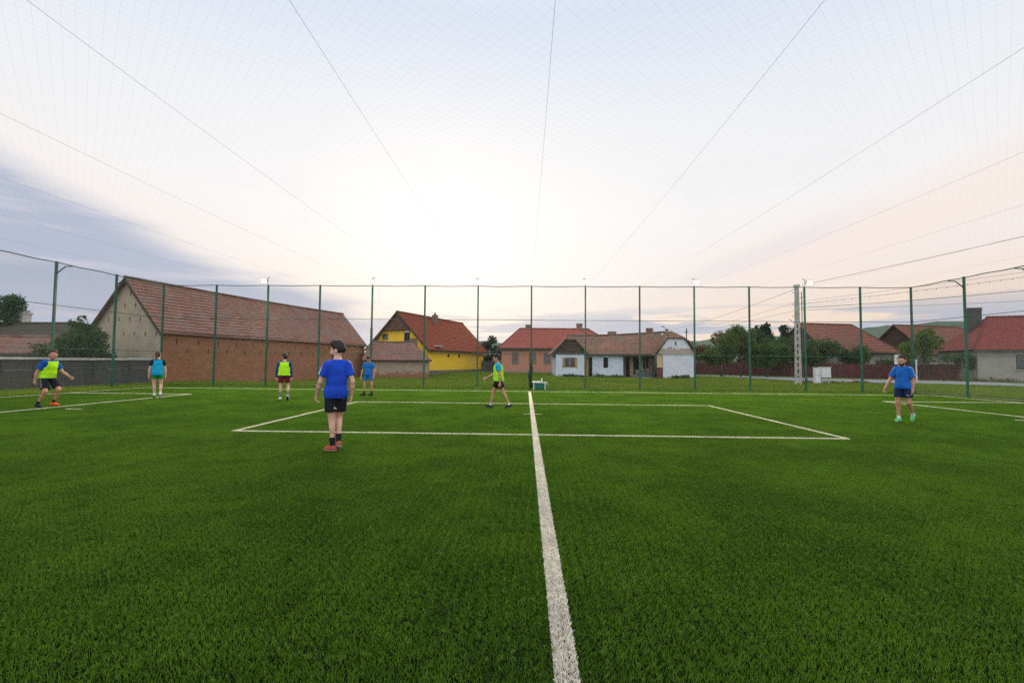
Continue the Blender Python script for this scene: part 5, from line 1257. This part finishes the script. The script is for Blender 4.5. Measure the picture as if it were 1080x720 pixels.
    if of.get('beard'):
        q = SDF(hc-.16, hc+.16, .0075); q.ell(T(hw(0,.028,-.047)), HB, (.0595*kh,.066*kh,.072*kh), 0); q.ell(T(hw(0,.058,-.088)), HB, (.030*kh,.026*kh,.024*kh), .02)
        q.plane(T(hw(0,.03,-.030)), HB@unit((0,.55,1.))); q.plane(T(hw(0,-.02,0)), HB@np.array([0,-1.,0])); q.ell(T(hw(0,.10,-.050)), HB, (.022*kh,.03,.013*kh), 0, True); q.obj('beard', M[hair], root)
    for s_ in (1,-1):
        mb = MB(); c0 = hw(.030*s_,.083,.008); bm = bmesh.new(); bmesh.ops.create_icosphere(bm, subdivisions=2, radius=.0100*kh)
        for v_ in bm.verts: v_.co = Vector(T(c0)) + v_.co
        me = bpy.data.meshes.new('eye'); bm.to_mesh(me); bm.free(); me.materials.append(M['eye_white']); me.materials.append(M['eye_dark'])
        f0 = T(c0)+HB[:, 1]*.0100*kh
        for p in me.polygons:
            if (np.array(p.center)-f0) @ (np.array(p.center)-f0) < (.0078*kh)**2: p.material_index = 1
            p.use_smooth = True
        o = bpy.data.objects.new('eye', me); COL.objects.link(o); o.parent = root
    return root
DN = (0,0,-1)
BLUE = ('shirt_royal_blue', (.012,.055,.42)); BLUE2 = ('shirt_azure', (.012,.11,.42)); BLACK = ('cloth_black', (.014,.014,.018)); LIME = ('bib_lime', (.42,.80,.015)); TURQ = ('bib_turquoise', (.01,.30,.52))
NAVY = ('cloth_navy', (.012,.02,.06)); GREEN = ('shorts_green', (.015,.20,.035)); RED = ('shorts_dark_red', (.12,.012,.015)); WHITE = ('cloth_white', (.66,.66,.66)); DARK = ('cloth_dark', (.018,.02,.026))
# the man nearest the camera, seen from behind, looking left
person('bearded man in royal blue shirt and black shorts seen from behind, nearest to the camera', (-3.08,7.42), (-.50,.87), 1.79,
  dict(spine=(.03,.07,1), twist=R(8), head_yaw=R(56), head_pitch=R(-6), aR=((.26,-.28,-1),(-.02,.30,-1)), aL=((-.36,.10,-1),(-.14,.50,-1)),
       lR=((-.06,.34,-1),(-.03,-.42,-1),(.1,1,-.40)), lL=((.09,.06,-1),(.04,-.10,-1),(-.72,.7,0)), curl=.1),
  dict(shirt=BLUE, shorts=BLACK, side=('side_grey', (.13,.13,.14)), sock=BLACK, sock_h=.13, shoe=('shoe_rust', (.30,.075,.045)), sole=('sole_pale', (.5,.45,.42)), stripe=True, quiff=True, beard=True, mark=(-1, R(-150)), loose=.020, hem=-.11, short_len=.70, short_w=.108, sleeve=.66), vox=.0078, hair='hair_dark', build=.95, seed=3)
person('man in lime bib over blue shirt crouching forward with orange boot at the far left', (-14.3,13.35), (1,-.05), 1.84,
  dict(spine=(.02,.22,1), head_yaw=R(-42), head_pitch=R(-5), aR=((.30,-.42,-1),(.10,-.10,-1)), aL=((-.35,.35,-1),(-.25,.95,-.75)),
       lR=((.22,.45,-1),(.0,-.62,-1),(.25,1,-.10)), lL=((-.05,.75,-1),(-.05,-.47,-1),(-.1,1,-.05)), curl=.1),
  dict(shirt=('shirt_blue_mid', (.01,.08,.30)), bib=LIME, shorts=BLACK, side=('side_grey', (.13,.13,.14)), sock=BLACK, shoe={1: DARK, -1: ('boot_orange', (.80,.09,.02))}, sleeve=.72, short_len=.80, loose=.03), skin='skin_tan', build=.98, seed=4)
person('woman in turquoise bib and green shorts with ponytail, walking away at the left', (-13.5,16.5), (-.62,.78), 1.72,
  dict(spine=(0,.03,1), head_yaw=R(-25), aR=((.22,-.02,-1),(.06,.12,-1)), aL=((-.28,0,-1),(-.08,.15,-1)), lR=((.05,.10,-1),(-.02,-.42,-1),(0,.8,-.55)), lL=((.0,.06,-1),(.05,-.04,-1),(0,1,0))),
  dict(shirt=BLACK, bib=TURQ, shorts=GREEN, sock=WHITE, shoe=('shoe_black_white', (.05,.05,.06)), sole=('sole_white', (.6,.6,.6)), ponytail=True, short_len=.50, sleeve=.55, loose=.03, bib_hem=-.10), hair='hair_brown', build=.96, seed=5)
person('man in lime bib with long blue sleeves and dark red shorts, seen from behind', (-8.78,16.5), (-.40,.92), 1.68,
  dict(spine=(0,.02,1), head_yaw=R(22), aR=((.20,-.05,-1),(.02,.10,-1)), aL=((-.24,-.05,-1),(-.05,.10,-1)), lR=((.12,.14,-1),(.02,-.52,-1),(.02,.75,-.8)), lL=((-.06,.05,-1),(.0,-.03,-1),(0,1,0))),
  dict(shirt=('shirt_navy_blue', (.012,.04,.16)), bib=LIME, shorts=RED, sock=('sock_grey', (.14,.14,.16)), sock_h=.20, shoe=('shoe_white', (.55,.55,.55)), sleeve=2., short_len=.66, loose=.03), build=1.1, seed=6)
person('man in an all blue kit standing with legs apart before the barn end', (-6.62,19.2), (.10,-1), 1.68,
  dict(spine=(0,-.04,1), head_yaw=R(-10), head_pitch=R(-38), aR=((.34,.02,-1),(.15,.28,-1)), aL=((-.34,0,-1),(.0,.25,-1)), lR=((.16,.04,-1),(.04,-.04,-1),(.9,.5,0)), lL=((-.14,.04,-1),(-.02,-.04,-1),(.75,.6,0))),
  dict(shirt=('shirt_kit_blue', (.012,.12,.36)), shorts=('shorts_kit_blue', (.015,.13,.40)), sock=BLACK, sock_h=.12, shoe=DARK, short_len=.62, loose=.02), skin='skin_tan', seed=7)
person('man in lime bib over turquoise sleeves striding left near the centre line', (-.85,14.5), (-1,-.08), 1.76,
  dict(spine=(0,.05,1), head_pitch=R(-14), head_yaw=R(6), aR=((.15,.45,-1),(.10,1,-.55)), aL=((-.14,-.18,-1),(-.04,-.02,-1)), lR=((.02,.40,-1),(.02,.22,-1),(0,1,.05)), lL=((-.02,-.38,-1),(-.02,-.50,-1),(-.1,1,-.22)), curl=-.1),
  dict(shirt=TURQ, bib=('bib_green_lime', (.33,.72,.02)), shorts=BLACK, sock=WHITE, sock_h=.05, shoe=DARK, short_len=.62, short_w=.112, sleeve=.5, loose=.03, bib_hem=-.06, sole=('sole_grey', (.25,.26,.27))), skin='skin_tan', build=.95, seed=8)
person('stocky bearded man in azure shirt and navy shorts walking in from the right', (9.75,12.2), (-.85,-.52), 1.73,
  dict(spine=(0,.02,1), head_yaw=R(12), head_pitch=R(-10), aR=((.42,.12,-1),(.30,.42,-1)), aL=((-.20,-.10,-1),(.02,.16,-1)), lR=((.02,.12,-1),(.0,-.04,-1),(.05,1,-.02)), lL=((-.04,.02,-1),(.02,-.80,-1),(0,.75,-.65))),
  dict(shirt=BLUE2, shorts=NAVY, sock=WHITE, sock_h=.07, shoe=('shoe_green', (.10,.42,.15)), sole=('sole_white', (.6,.6,.6)), beard=True, stripe=True, short_len=.66, short_w=.110, sleeve=.72, loose=.022, hem=-.08, mark=(-1, R(20))), skin='skin_tan', build=.93, seed=9)
